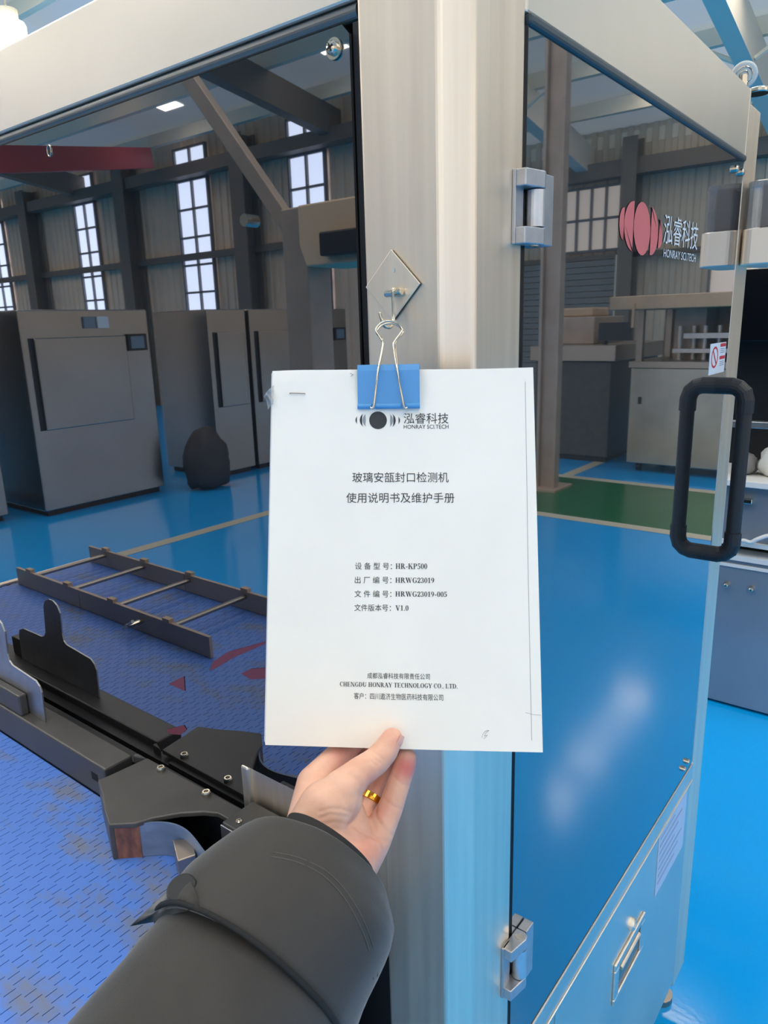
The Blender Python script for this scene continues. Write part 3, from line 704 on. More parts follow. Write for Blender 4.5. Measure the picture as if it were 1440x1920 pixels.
# printed emblem: disc and shaded crescents
def pel(cx, cy, rx, ry, a0=0, a1=360, n=32): return [pm(*p2uv(cx+rx*cos(radians(a0+(a1-a0)*k/n)), cy+ry*sin(radians(a0+(a1-a0)*k/n)))) for k in range(n+(a1-a0 < 360))]
bm = NB(); flat(bm, pel(709, 788.5, 16.5, 16.5)); obj('printed_emblem', bm, INK, man)
def crescent(bm, cx, cy, rx, ry, side, t0, t1):
    a0, a1 = (110, 250) if side < 0 else (-70, 70)
    O = [p2uv(cx+rx*cos(radians(a0+(a1-a0)*k/16)), cy+ry*sin(radians(a0+(a1-a0)*k/16))) for k in range(17)]
    I = [p2uv(cx+side*-t1*0+(rx-t0*sin(pi*k/16))*cos(radians(a0+(a1-a0)*k/16)), cy+ry*sin(radians(a0+(a1-a0)*k/16))) for k in range(17)]
    for k in range(16):
        if k in (0,): flat(bm, [pm(*O[k]), pm(*O[k+1]), pm(*I[k+1])])
        elif k == 15: flat(bm, [pm(*O[k]), pm(*O[k+1]), pm(*I[k])])
        else: flat(bm, [pm(*O[k]), pm(*O[k+1]), pm(*I[k+1]), pm(*I[k])])
for a in ((686, 788.5, 11, 13, -1, 4.5, 0, INK), (673, 788.5, 6, 7.5, -1, 2.6, 0, INK), (731, 788.5, 11, 13, 1, 4.5, 0, INK), (744, 788.5, 6, 7.5, 1, 2.6, 0, INK), (690.5, 788.5, 10, 12.5, -1, 5.5, 0, INKB), (727, 788.5, 10, 12.5, 1, 5.5, 0, INKB)):
    bm = NB(); crescent(bm, *a[:7]); obj('printed_emblem', bm, a[7], man)
# margin rule, scuffs
def pline(bm, pts, w):
    q = [p2uv(*p) for p in pts]
    for (a, b_), (c_, d2) in zip(q, q[1:]):
        L_ = sqrt((c_-a)**2+(d2-b_)**2) or 1; nx, ny = -(d2-b_)/L_*w, (c_-a)/L_*w
        flat(bm, [pm(a-nx, b_-ny), pm(a+nx, b_+ny), pm(c_+nx, d2+ny), pm(c_-nx, d2-ny)])
bm = NB(); pline(bm, [(985, 715), (988, 900), (990, 1050), (993, 1200), (997, 1388)], .0007); obj('margin_rule', bm, INKB, man)
bm = NB(); pline(bm, [(903, 1383), (906, 1375), (911, 1370), (917, 1369), (911, 1374), (908, 1380), (914, 1378), (907, 1385)], .0005); obj('pencil_scuff', bm, INKB, man)
bm = NB(); pline(bm, [(985, 1336), (1000, 1340), (1014, 1341)], .0004); obj('pencil_scuff', bm, INKB, man)
bm = NB(); pline(bm, [(657, 701), (663, 704), (658, 707)], .0006); obj('pencil_scuff', bm, INKB, man)
# staple
s0, s1 = p2uv(545, 739.5), p2uv(573, 740)
bm = NB(); tube(bm, [PP(s0[0], s0[1], -.0005), PP(s0[0], s0[1], .0008), PP(s0[0]+.004, s0[1], .001), PP(s1[0]-.004, s1[1], .001), PP(s1[0], s1[1], .0008), PP(s1[0], s1[1], -.0005)], .00035, 6); obj('staple', bm, STEELD, man)
# torn scrap of clear film on the left edge
bm = NB()
gr = [[px(x, y, d) for x, y, d in row] for row in (((514, 722, .592), (514, 735, .591), (513, 748, .590), (512, 758, .589)), ((508, 727, .588), (506, 738, .594), (507, 750, .587), (508, 759, .592)), ((503, 731, .594), (500, 740, .588), (503, 748, .594), (504, 766, .588)), ((500, 735, .59), (494, 744, .592), (499, 750, .588), (503, 768, .589)))]
V_ = [[bm.verts.new(p) for p in r_] for r_ in gr]
for i in range(3):
    for j in range(3): bm.faces.new((V_[i][j], V_[i+1][j], V_[i+1][j+1], V_[i][j+1]))
fo = obj('film_scrap', bm, FILM, man)
# --- binder clip
clip = thing('binder_clip', PP(.45, .06), 'sky-blue binder clip with wire handles gripping the top of the manual', 'binder clip')
cu0, cv0 = p2uv(671.5, 768); cu1, _ = p2uv(787.5, 768); cvt = p2uv(729, 692)[1]
def clip_body():
    bm = NB(); th = .0009
    # cross-section (v, e) outer then inner
    vb_ = cv0; vt_ = cvt-.004
    prof = [(vb_, .0006), (cvt+.012, .0062), (vt_, .0062), (vt_-.0028, .0045), (vt_-.0028, -.0095), (vt_, -.0112), (cvt+.012, -.0112), (vb_, -.0056)]
    pin = [(vb_, .0000+.0003), (cvt+.012, .0051), (vt_+.0005, .0050), (vt_+.0002, .0040), (vt_+.0002, -.009), (vt_+.0005, -.0102), (cvt+.012, -.0102), (vb_, -.0052)]
    base = lambda u, v, e: TL+PU*u+PV*v+PN*e
    A = [[bm.verts.new(base(u, v, e+.0012)) for v, e in prof] for u in (cu0, cu1)]
    Bv = [[bm.verts.new(base(u, v, e+.0012)) for v, e in pin] for u in (cu0, cu1)]
    n = len(prof)
    for i in range(n-1):
        bm.faces.new((A[0][i], A[1][i], A[1][i+1], A[0][i+1])); bm.faces.new((Bv[0][i+1], Bv[1][i+1], Bv[1][i], Bv[0][i]))
        for s in (0, 1): bm.faces.new((A[s][i], A[s][i+1], Bv[s][i+1], Bv[s][i]))
    for i in (0, n-1): bm.faces.new((A[0][i], A[1][i], Bv[1][i], Bv[0][i]))
    return bm
obj('clip_body', clip_body(), CLIPB, clip)
bse = lambda u, v, e: TL+PU*u+PV*v+PN*e
# rolled lip in three lengths
bm = NB()
g1, g2 = p2uv(701, 766)[0], p2uv(757, 766)[0]
for a, b_ in ((cu0, g1-.008), (g1+.01, g2-.01), (g2+.008, cu1)):
    tube(bm, [bse(a, cv0-.006, .0026), bse(b_, cv0-.006, .0026)], .0022, 12)
obj('clip_lip', bm, CLIPB, clip, smooth=False)
def handle_wire(off, dx=0, dy=0):
    def dep(y):
        K = [(600, .6045), (650, .5905), (685, .5785), (700, .5768), (740, .5772), (764, .5775)]
        for (a, p), (b_, q) in zip(K, K[1:]):
            if y <= b_: return p+(q-p)*(max(y, a)-a)/(b_-a)+off
        return K[-1][1]+off
    pts = [(694, 764), (701, 760), (708, 700), (717.5, 648), (716, 638), (706, 622), (706, 615), (714, 606), (728, 601.5), (744, 605.5), (753.5, 615), (753, 622), (740, 640), (738, 650), (746, 700), (757, 760), (764, 764)]
    return [px(x+dx, y+dy, dep(y)) for x, y in pts]
bm = NB(); tube(bm, spline(handle_wire(0), 5), .00085, 10); obj('clip_handle', bm, WIRE, clip, smooth=True)
hp = [p for p in handle_wire(.011, 1.5, 4.5)][4:-4]; hp = [px(709, 702, .607)]+hp+[px(747, 702, .607)]
bm = NB(); tube(bm, spline(hp, 5), .00085, 10); obj('clip_handle', bm, WIRE, clip, smooth=True)

# ================================================================== CONVEYOR AND GUIDES
BZ = Z(-.65); BX0, BX1, BY0, BY1 = -1.62, -.235, -.575, -.055
cv = thing('conveyor', (-.95, -.36, 0), 'conveyor with blue interlocking plastic belt in front of the machine', 'conveyor')
def belt():
    bm = NB(); pitch, w, s, g, th = .0175, .0127, .0060, .0011, .004
    y_n = int((BY1-BY0)/w)
    x = BX0
    i = 0
    while x+pitch < BX1:
        top = []
        off = i % 2
        # left edge path and right edge path (crenellated along Y)
        def edge(x0, inset, flip):
            pts = []
            for k in range(y_n):
                xx = x0+(s if (k+flip) % 2 else 0)+inset
                pts.append((xx, BY0+k*w)); pts.append((xx, BY0+(k+1)*w))
            return pts
        L_ = edge(x, g/2, off); R__ = edge(x+pitch, -g/2, (off+1) % 2)
        vl = [bm.verts.new((a, b_, BZ)) for a, b_ in L_]; vr = [bm.verts.new((a, b_, BZ)) for a, b_ in R__]
        for k in range(y_n):
            yg = g/2*0
            bm.faces.new((vl[2*k], vr[2*k], vr[2*k+1], vl[2*k+1]))
        dn = [bm.verts.new((v.co.x, v.co.y, BZ-th)) for v in vl]
        for k in range(2*y_n-1): bm.faces.new((vl[k], vl[k+1], dn[k+1], dn[k]))
        dn = [bm.verts.new((v.co.x, v.co.y, BZ-th)) for v in vr]
        for k in range(2*y_n-1): bm.faces.new((vr[k+1], vr[k], dn[k], dn[k+1]))
        x += pitch; i += 1
    return bm
obj('belt', belt(), BELTM, cv)
obj('added_dark_box', bx(BX0+.02, -.13, BY0, -.035, .06, BZ-.125), mat('slate_paint', (70, 78, 88), .5), cv)  # unseen dark box added so the corner post reflects dark
obj('end_cover', bx(BX1+.004, -.115, BY0, BY1, BZ-.12, BZ-.002), BLACKM, cv, bevel=.003)
obj('belt_bed', bx(BX0, BX1, BY0, BY1, BZ-.03, BZ-.004), mat('belt_underside', (20, 34, 70), .7), cv)
obj('side_frame', bx(BX0, BX1, BY0-.03, BY0-.002, BZ-.12, BZ+.004), STEEL, cv, bevel=.002)
obj('end_plate', bx(BX0-.02, BX0-.002, BY0-.03, BY1, BZ-.12, BZ+.006), STEEL, cv, bevel=.002)
for xx in (BX0+.05, BX1-.06):
    for yy in (BY0+.05, BY1-.08): obj('leg', bx(xx-.02, xx+.02, yy-.02, yy+.02, 0, .06), STEELD, cv)
GZ = Z(-.597)
BG = BZ+.0006
gd = thing('guide_rail', (-.6, -.05, BG), 'black metal guide bar and bolted funnel plate along the blue belt', 'guide')
b = bx(-1.6, -.551, -.066, -.0205, BG, GZ)
prism(b, [(-.551, -.021, BG), (-.528, -.0125, BG), (-.551, -.0125, BG)], (0, 0, GZ-BG))
obj('guide_bar', b, BLACKM, gd, bevel=.003)
obj('bar_back', bx(-1.6, -.50, -.0205, -.004, BG, GZ-.012), BLACKP, gd)
obj('bar_slot', bx(-.5885, -.572, -.0664, -.064, Z(-.626), Z(-.614)), DARKIN, gd)
pl = [(-.5325, -.066), (-.5265, -.0125), (-.319, -.010), (-.314, -.033), (-.345, -.034), (-.362, -.043), (-.384, -.062), (-.405, -.089), (-.414, -.108), (-.439, -.129), (-.470, -.116), (-.500, -.100), (-.536, -.085)]
b = NB(); prism(b, [(x, y, GZ) for x, y in pl], (0, 0, -.007)); obj('funnel_plate', b, BLACKM, gd, bevel=.0015)
b = NB(); prism(b, [(-.540, -.070, BG), (-.536, -.085, BG), (-.439, -.1295, BG), (-.436, -.124, BG), (-.530, -.075, BG)], (0, 0, GZ-BG-.004)); obj('funnel_side', b, BLACKM, gd, bevel=.0015)
obj('plate_mount', bx(-.50, -.33, -.032, -.004, BG, GZ-.0072), BLACKP, gd)
for x, y in ((-.483, -.020), (-.386, -.0185)): disc_screw('bolt', (x, y, GZ), (0, 0, 1), .0062, .006, WIRE, gd, 16, True)
# curved deflector strip with brown tape on its nose
tp = [(205.5, 1547), (232, 1545), (260, 1543), (290, 1541), (312, 1542), (332, 1547), (350, 1558), (366, 1576), (382, 1598), (400, 1622), (418, 1648)]
tops = spline([on(x, y, 'Z', -.600) for x, y in tp], 4)
ds = thing('deflector_strip', (tops[0].x, tops[0].y, BZ), 'curved scuffed plastic deflector strip with brown taped end on the blue belt', 'deflector')
def strip(pts, e, z0, z1, th=.0022):
    bm = NB(); n = len(pts); rows = []
    for i, p in enumerate(pts):
        t = (pts[min(i+1, n-1)]-pts[max(i-1, 0)]); nn = Vector((t.y, -t.x, 0)).normalized()
        q = [Vector((p.x, p.y, z0))+nn*e, Vector((p.x, p.y, z1))+nn*e, Vector((p.x, p.y, z1))+nn*(e-th), Vector((p.x, p.y, z0))+nn*(e-th)]
        rows.append([bm.verts.new(v) for v in q])
    for A, B in zip(rows, rows[1:]):
        for k in range(4): bm.faces.new((A[k], A[(k+1) % 4], B[(k+1) % 4], B[k]))
    bm.faces.new(rows[0]); bm.faces.new(rows[-1][::-1]); return bm
obj('strip', strip(tops, 0, BZ+.0005, Z(-.601)), STRIPM, ds)
obj('tape_wrap', strip(tops[:9], .0008, BZ+.0002, Z(-.599), .0038), TAPE, ds)
b = NB(); prism(b, [(-.372, -.085, BZ), (-.352, -.070, BZ), (-.326, -.085, BZ), (-.335, -.105, BZ)], (0, 0, .034)); obj('strip_clamp', b, STEELD, ds, bevel=.001)
# upright bracket with a finger tab
bk = thing('finger_bracket', (-.88, -.045, GZ), 'silver upright bracket plate with black block standing on the guide bar', 'bracket')
def bracket():
    z0 = GZ
    pts = [(-.747, z0), (-.744, Z(-.545)), (-.748, Z(-.535)), (-.758, Z(-.528)), (-.832, Z(-.522)), (-.8405, Z(-.516)), (-.8425, Z(-.505)), (-.839, Z(-.465)), (-.846, Z(-.452)), (-.858, Z(-.446)), (-.872, Z(-.446)),
           (-.886, Z(-.452)), (-.894, Z(-.464)), (-.901, Z(-.515)), (-.908, Z(-.524)), (-.918, Z(-.528)), (-.985, Z(-.529)), (-1.003, Z(-.536)), (-1.008, Z(-.55)), (-1.011, z0)]
    return prism(NB(), [(x, -.0485, z) for x, z in pts], (0, .003, 0))
obj('bracket_plate', bracket(), STEELG, bk, bevel=.0006)
obj('bracket_block', bx(-1.05, -.795, -.0625, -.049, GZ, Z(-.561)), BLACKM, bk, bevel=.0025)
# black sensor block with silver edge at the end of the plate
sb = thing('sensor_block', (-.27, -.03, BZ), 'small black block with silver front edge beside the cuff', 'block')
obj('block_body', bx(-.313, -.225, -.052, -.002, BZ, Z(-.585)), BLACKM, sb, bevel=.0015)
obj('block_face', bx(-.3138, -.224, -.0545, -.0525, BZ, Z(-.588)), STEELG, sb, bevel=.0005)
disc_screw('screw', (-.296, -.04, Z(-.585)), (0, 0, 1), .004, .003, WIRE, sb, 14, True)
disc_screw('screw', (-.262, -.0545, Z(-.61)), (0, -1, 0), .005, .004, WIRE, sb, 14, True)
# ladder-like guide rails lying on the far side of the belt (seen mirrored in the panel)
lr = thing('guide_ladder', (-1.13, -.43, BZ), 'pair of grey steel guide rails joined by cross rods mirrored above the blue belt', 'rail frame')
for y, x0, x1 in ((-.325, -1.60, -.80), (-.545, -1.615, -.72)):
    xm = -1.29 if y > -.4 else -1.17
    obj('rail', bx(x0, xm-.001, y-.004, y+.004, BZ+.001, BZ+.048), BROWNM, lr, bevel=.001); obj('rail', bx(xm+.001, x1, y-.004, y+.004, BZ+.001, BZ+.048), BROWNM, lr, bevel=.001)
for x in (-1.53, -1.345, -1.15, -.94):
    b = NB(); tube(b, [(x, -.545, BZ+.034), (x, -.325, BZ+.034)], .006, 10); obj('cross_rod', b, STEELD, lr)
    for y in (-.325, -.545): obj('rod_cap', bx(x-.012, x+.012, y-.006, y+.006, BZ+.047, BZ+.056), TANM, lr)
b = NB(); tube(b, [(-1.03, -.321, BZ+.03), (-1.03, -.28, BZ+.03)], .006, 10); tube(b, [(-1.05, -.285, BZ+.02), (-1.01, -.285, BZ+.045)], .004, 8); obj('wing_knob', b, WIRE, lr)

# ================================================================== WORKBENCH AND CABINETS BEYOND THE DOOR (seen at the right edge)
wb = thing('workbench', (-.16, 2.75, 0), 'grey steel workbench cabinet with drawers on the blue floor at right edge', 'workbench')
obj('lower_cabinet', bx(-.46, -.02, 2.43, 3.05, .012, Z(-.925)), BENCH, wb, bevel=.004)
obj('cabinet_edge', bx(-.465, -.015, 2.42, 3.055, Z(-.925), Z(-.905)), BENCHW, wb)
b = NB(); box(b, -.46, -.02, 2.425, 2.43, Z(-.955), Z(-.942)); obj('cabinet_trim', b, BENCHW, wb)
for xx in (-.05, .04): disc_screw('knob', (xx-.24, 2.43, Z(-1.03)), (0, -1, 0), .01, .02, WIRE, wb, 12, False)
obj('open_shelf', bx(-.46, -.02, 2.52, 3.05, Z(-.905), Z(-.865)), DARKIN, wb)
obj('shelf_edge', bx(-.465, -.015, 2.42, 3.05, Z(-.865), Z(-.848)), BENCHW, wb)
dr = obj('drawer', bx(-.46, -.02, 2.435, 3.05, Z(-.848), Z(-.63)), BENCH, wb, bevel=.003)
hc_ = on(1401, 938, 'Y', 2.43)
obj('drawer_handle', bx(hc_.x-.025, hc_.x+.022, 2.405, 2.435, hc_.z-.009, hc_.z+.009), WIRE, wb, bevel=.003)
obj('bench_top', bx(-.47, -.01, 2.40, 3.06, Z(-.63), Z(-.606)), BENCHW, wb, bevel=.003)
for xx in (-.44, -.05):
    for yy in (2.46, 3.0): obj('bench_foot', bx(xx-.02, xx+.02, yy-.02, yy+.02, 0, .014), BLACKP, wb)
# white cable lying over the drawer ledge
b = NB(); tube(b, spline([(-.262, 2.405, Z(-.845)), (-.24, 2.40, Z(-.835)), (-.215, 2.40, Z(-.838)), (-.19, 2.40, Z(-.82)), (-.15, 2.41, Z(-.805)), (-.1, 2.41, Z(-.83)), (-.06, 2.41, Z(-.846))], 5), .008, 8)
tag(obj('cable', b, BENCHW, None, smooth=True), 'white cable lying along the drawer ledge of the grey workbench', 'cable')
def blob(c, rx, ry, rz, seed, amp=.25):
    bm = NB(); bmesh.ops.create_icosphere(bm, subdivisions=3, radius=1)
    for v in bm.verts:
        k = 1+amp*noise.noise(v.co*2.2+Vector((seed, 0, 0)))
        v.co = Vector(c)+Vector((v.co.x*rx*k, v.co.y*ry*k, max(v.co.z, -.6)*rz*k))
    zmin = min(v.co.z for v in bm.verts)
    for v in bm.verts: v.co.z += c[2]-zmin
    return bm
tag(obj('bag', blob((-.19, 2.55, Z(-.606)), .055, .06, .07, 3), WHITEP, None, smooth=True), 'white crumpled bag on the grey workbench top at right edge', 'bag')
tag(obj('bag', blob((-.285, 2.55, Z(-.606)), .04, .05, .05, 9), mat('grey_bag', (120, 118, 116), .5), None, smooth=True), 'grey crumpled bag on the workbench beside the white bag', 'bag')
ck = thing('control_cabinet', (-.16, 2.95, Z(-.606)), 'black glass-fronted control cabinet standing on the workbench at right edge', 'cabinet')
obj('cabinet_body', bx(-.52, -.02, 2.75, 3.05, Z(-.606), Z(.16)), BLACKP, ck, bevel=.004)
obj('cabinet_visor', bx(-.52, -.02, 2.50, 2.75, Z(-.10), Z(.16)), mat('black_gloss', (14, 16, 20), .15), ck, bevel=.004)
obj('cabinet_rail', bx(-.52, -.02, 2.44, 2.475, Z(-.413), Z(-.387)), STEELG, ck, bevel=.003)
for x in (-.52, -.07): obj('rail_arm', bx(x, x+.04, 2.475, 2.76, Z(-.413), Z(-.387)), STEELG, ck)
b = NB(); box(b, -.215, -.2, 2.735, 2.749, Z(-.36), Z(-.14)); box(b, -.2, -.04, 2.735, 2.749, Z(-.16), Z(-.14)); box(b, -.2, -.04, 2.735, 2.749, Z(-.36), Z(-.34)); obj('cabinet_frame', b, mat('dark_grey_frame', (60, 62, 64), .5), ck)

# ================================================================== THINGS STANDING IN THE HALL (seen mirrored in the dark panels)
CABS = noisy(mat('cabinet_sheet', (164, 158, 152), .24, 1.0), 2, .05, bump=.03, bump_scale=6)
def steriliser(y0, y1, x=-5.8, depth=1.1, h=.2, label='', scr=True):
    t = thing('steriliser_cabinet', (x-depth/2, (y0+y1)/2, 0), label, 'cabinet', 'cabinets in a row by the window wall')
    Y0, Y1 = min(y0, y1), max(y0, y1)       # Y1 is nearer the camera
    obj('cabinet_body', bx(x-depth, x, Y0, Y1, .05, Z(h)), CABS, t, bevel=.01)
    obj('plinth', bx(x-depth+.05, x-.04, Y0+.04, Y1-.04, 0, .05), BLACKP, t)
    w = Y1-Y0
    obj('chamber_door', bx(x, x+.03, Y1-.1-w*.7, Y1-.1, Z(-.8), Z(-.03)), CABS, t, bevel=.008)
    obj('door_shadow_gap', bx(x, x+.004, Y1-.1, Y1-.06, Z(-.8), Z(-.03)), BLACKP, t)
    if scr:
        for k in (0, 1): obj('gauge', bx(x, x+.02, Y0+.42+k*.13, Y0+.53+k*.13, Z(.04), Z(.14)), SCREEN if k else BENCHW, t)
        hm = obj('control_screen', bx(x, x+.03, Y0+.05, Y0+.25, Z(-.17), Z(-.02)), BLACKP, t)
        obj('screen_glass', bx(x+.03, x+.032, Y0+.08, Y0+.22, Z(-.15), Z(-.04)), SCREEN, hm)
    return t
steriliser(-2.5, -3.73, label='stainless cabinet with large chamber door mirrored at left in dark panel')
steriliser(-4.43, -4.95, depth=.9, label='narrow stainless cabinet mirrored between the two wider cabinets', scr=False)
steriliser(-5.0, -6.6, label='stainless cabinet with dark door mirrored right of the narrow cabinet')
steriliser(-1.2, -2.28, x=-6.0, label='stainless cabinet mirrored at the far left edge of the dark panel', scr=False)
tag(obj('sack', blob((-5.55, -4.08, 0), .2, .24, .36, 5, .2), mat('dark_sack', (58, 56, 58), .7), None, smooth=True), 'dark sack standing on the floor mirrored between cabinets', 'sack')
lp_ = on(18, 66, 'Y', 4.4)
bl = thing('bay_light', (lp_.x, lp_.y, lp_.z-.12), 'glaring white bay light hanging under the roof at upper left corner', 'lamp')
obj('lamp_lens', cyl(NB(), lp_-Vector((0, 0, .12)), lp_+Vector((0, 0, .14)), .19, 24), emit('lamp_glow', (255, 246, 214), 14), bl, bevel=.04)
obj('lamp_housing', cyl(NB(), lp_+Vector((0, 0, .141)), lp_+Vector((0, 0, .26)), .12, 20), PURL, bl)
obj('lamp_rod', cyl(NB(), lp_+Vector((0, 0, .26)), Vector((lp_.x, lp_.y, roofz(lp_.y)-.02)), .012, 8), PURL, bl)
# post with tan enclosure and slanting arm
jc = thing('control_stand', (-1.58, -1.5, 0), 'brown-grey post with tan control box and slanting arm mirrored in dark panel', 'stand')
obj('post', bx(-1.65, -1.53, -1.56, -1.44, .02, Z(.405)), BROWNM, jc, bevel=.006)
obj('base_plate', bx(-1.75, -1.43, -1.66, -1.34, 0, .02), BROWNM, jc)
b = NB(); prism(b, [(-1.528, -1.6, Z(.40)), (-1.0, -1.6, Z(.40)), (-1.0, -1.6, Z(.20)), (-1.50, -1.6, Z(.20)), (-1.528, -1.6, Z(.27))], (0, .2, 0)); obj('control_box', b, mat('pale_tan_paint', (246, 208, 168), .5), jc, bevel=.006)
obj('box_latch', bx(-1.40, -1.20, -1.40, -1.36, Z(.225), Z(.30)), BLACKP, jc, bevel=.006)
A_, B_ = Vector((-1.635, -1.5, Z(.32))), Vector((-3.1, -1.5, Z(2.05)))
b = NB(); t = (B_-A_).normalized(); frame_box(b, A_, t, Vector((0, 1, 0)), t.cross(Vector((0, 1, 0))), 0, (B_-A_).length, -.02, .02, -.03, .03); obj('slanting_arm', b, BROWNM, jc, bevel=.004)
c = on(503, 418, 'Y', 1.5); b = NB(); cyl(b, (c.x, -1.44, c.z), (c.x, -1.38, c.z), .022, 14); obj('arm_bolt', b, WIRE, jc)
# red overhead girder
A_, B_ = on(-40, 300, 'Y', 4.5), on(272, 297, 'Y', 8.4)
A_.y *= -1; B_.y *= -1
b = NB(); t = (B_-A_).normalized(); s_ = t.cross(Vector((0, 0, 1))).normalized(); frame_box(b, A_, t, s_, s_.cross(t), -6, (B_-A_).length, -.15, .15, -.17, .17)
tag(obj('crane_girder', b, REDM), 'red overhead girder mirrored at the upper left of dark panel', 'girder')
# things mirrored in the door
hm = thing('hooded_machine', (1.7, 7.4, 0), 'stainless hooded filling machine mirrored in the door behind the green lane', 'machine')
hx0, hx1 = .75, 2.3
obj('machine_cabinet', bx(hx0, hx1, 6.9, 7.9, .09, Z(-.49)), noisy(mat('cabinet_steel', (176, 172, 160), .34, 1.0), 3, .12), hm, bevel=.01)
obj('deck', bx(hx0, hx1+.02, 6.88, 7.92, Z(-.49), Z(-.43)), STEELD, hm)
obj('hood', bx(hx0-.05, hx1+.22, 6.8, 8.0, Z(.07), Z(.2)), TANM, hm, bevel=.01)
for xx in (hx0+.05, hx1-.06):
    for yy in (6.95, 7.85): obj('corner_upright', bx(xx-.03, xx+.03, yy-.03, yy+.03, Z(-.43), Z(.07)), STEELD, hm)
b = NB()
for k in range(9): cyl(b, (hx0+.25+k*.12, 7.3+.05*(k % 2), Z(-.43)), (hx0+.25+k*.12, 7.3+.05*(k % 2), Z(-.1)), .022, 10)
box(b, hx0+.2, hx1-.4, 7.2, 7.5, Z(-.22), Z(-.17)); box(b, hx0+.2, hx1-.3, 7.2, 7.5, Z(-.36), Z(-.32)); obj('filling_heads', b, STEELG, hm)
obj('back_plate', bx(hx0, hx1, 7.86, 7.9, Z(-.43), Z(.07)), BROWNM, hm)
obj('inner_column', bx(1.75, 2.05, 7.4, 7.8, Z(-.43), Z(.07)), BROWNM, hm)
for xx in (hx0+.1, hx1-.1):
    for yy in (7.0, 7.8):
        b = NB(); cyl(b, (xx-.02, yy, .045), (xx+.02, yy, .045), .045, 16); obj('castor', b, BLACKP, hm)
obj('door_lock', bx(hx1-.12, hx1-.09, 6.885, 6.9, Z(-.85), Z(-.78)), BLACKP, hm)
b = NB(); box(b, 1.2, 1.5, 7.3, 7.6, Z(.2), Z(.26)); tag(obj('carton', b, TANM, None), 'small tan carton on top of the mirrored machine hood', 'box')
tag(obj('red_tag', bx(2.255, 2.275, 6.76, 6.795, Z(-.1), Z(.13)), TANM, hm), 'hanging tag')
wm = thing('side_machine', (2.95, 7.9, 0), 'dark cabinet machine with steel deck mirrored in the door beside the column', 'machine')
obj('machine_cabinet', bx(2.62, 3.5, 7.2, 8.7, .06, Z(-.45)), BLACKM, wm, bevel=.01)
obj('plinth', bx(2.66, 3.46, 7.24, 8.66, 0, .06), BLACKP, wm)
obj('deck', bx(2.56, 3.55, 7.15, 8.75, Z(-.45), Z(-.28)), STEELD, wm, bevel=.01)
obj('tower', bx(2.95, 3.5, 7.5, 8.4, Z(-.28), Z(.02)), BROWNM, wm, bevel=.01)
obj('feeder', bx(3.02, 3.4, 7.6, 8.1, Z(.02), Z(.12)), TANM, wm, bevel=.02)
b = NB(); cyl(b, (2.8, 7.45, Z(-.28)), (2.8, 7.45, Z(-.08)), .03); box(b, 2.5, 2.86, 7.4, 7.46, Z(-.24), Z(-.05)); obj('monitor', b, mat('dark_blue_screen', (24, 32, 48), .2), wm)
col = thing('steel_column', (2.65, 5.75, 0), 'brown-grey steel column standing by the green lane mirrored along door hinge', 'column')
b = bx(2.535, 2.56, 5.68, 5.78, .02, roofz(5.75)-.1); box(b, 2.70, 2.725, 5.68, 5.78, .02, roofz(5.75)-.1); box(b, 2.56, 2.70, 5.73, 5.745, .02, roofz(5.75)-.1); obj('shaft', b, BROWNM, col)
obj('base_plate', bx(2.48, 2.83, 5.58, 5.97, 0, .02), BROWNM, col)

# ================================================================== PERSON (left arm reaching in)
per = thing('person', px(590, 1620, .50), 'person in black jacket, left hand with gold ring pinching the manual', 'person')
def rcone(bm, a, b_, ra, rb, seg=20, rings=7):
    """round cone: two spheres and the skin between them"""
    a, b_ = Vector(a), Vector(b_); t = (b_-a); L_ = t.length
    if L_ < 1e-6: t = Vector((0, 0, 1)); L_ = 1e-6
    t = t.normalized(); h = Vector((0, 0, 1)) if abs(t.z) < .9 else Vector((1, 0, 0)); u = (h-t*h.dot(t)).normalized(); w = t.cross(u)
    prof = [(-ra*cos(pi/2*k/rings), ra*sin(pi/2*k/rings)) for k in range(1, rings+1)] + [(L_+rb*sin(pi/2*k/rings), rb*cos(pi/2*k/rings)) for k in range(0, rings)]
    R_ = [[bm.verts.new(a+t*s+(u*cos(2*pi*k/seg)+w*sin(2*pi*k/seg))*r) for k in range(seg)] for s, r in prof]
    for A, B in zip(R_, R_[1:]):
        for k in range(seg): bm.faces.new((A[k], A[(k+1) % seg], B[(k+1) % seg], B[k]))
    p0, p1 = bm.verts.new(a-t*ra), bm.verts.new(b_+t*rb)
    for k in range(seg): bm.faces.new((p0, R_[0][(k+1) % seg], R_[0][k])); bm.faces.new((p1, R_[-1][k], R_[-1][(k+1) % seg]))
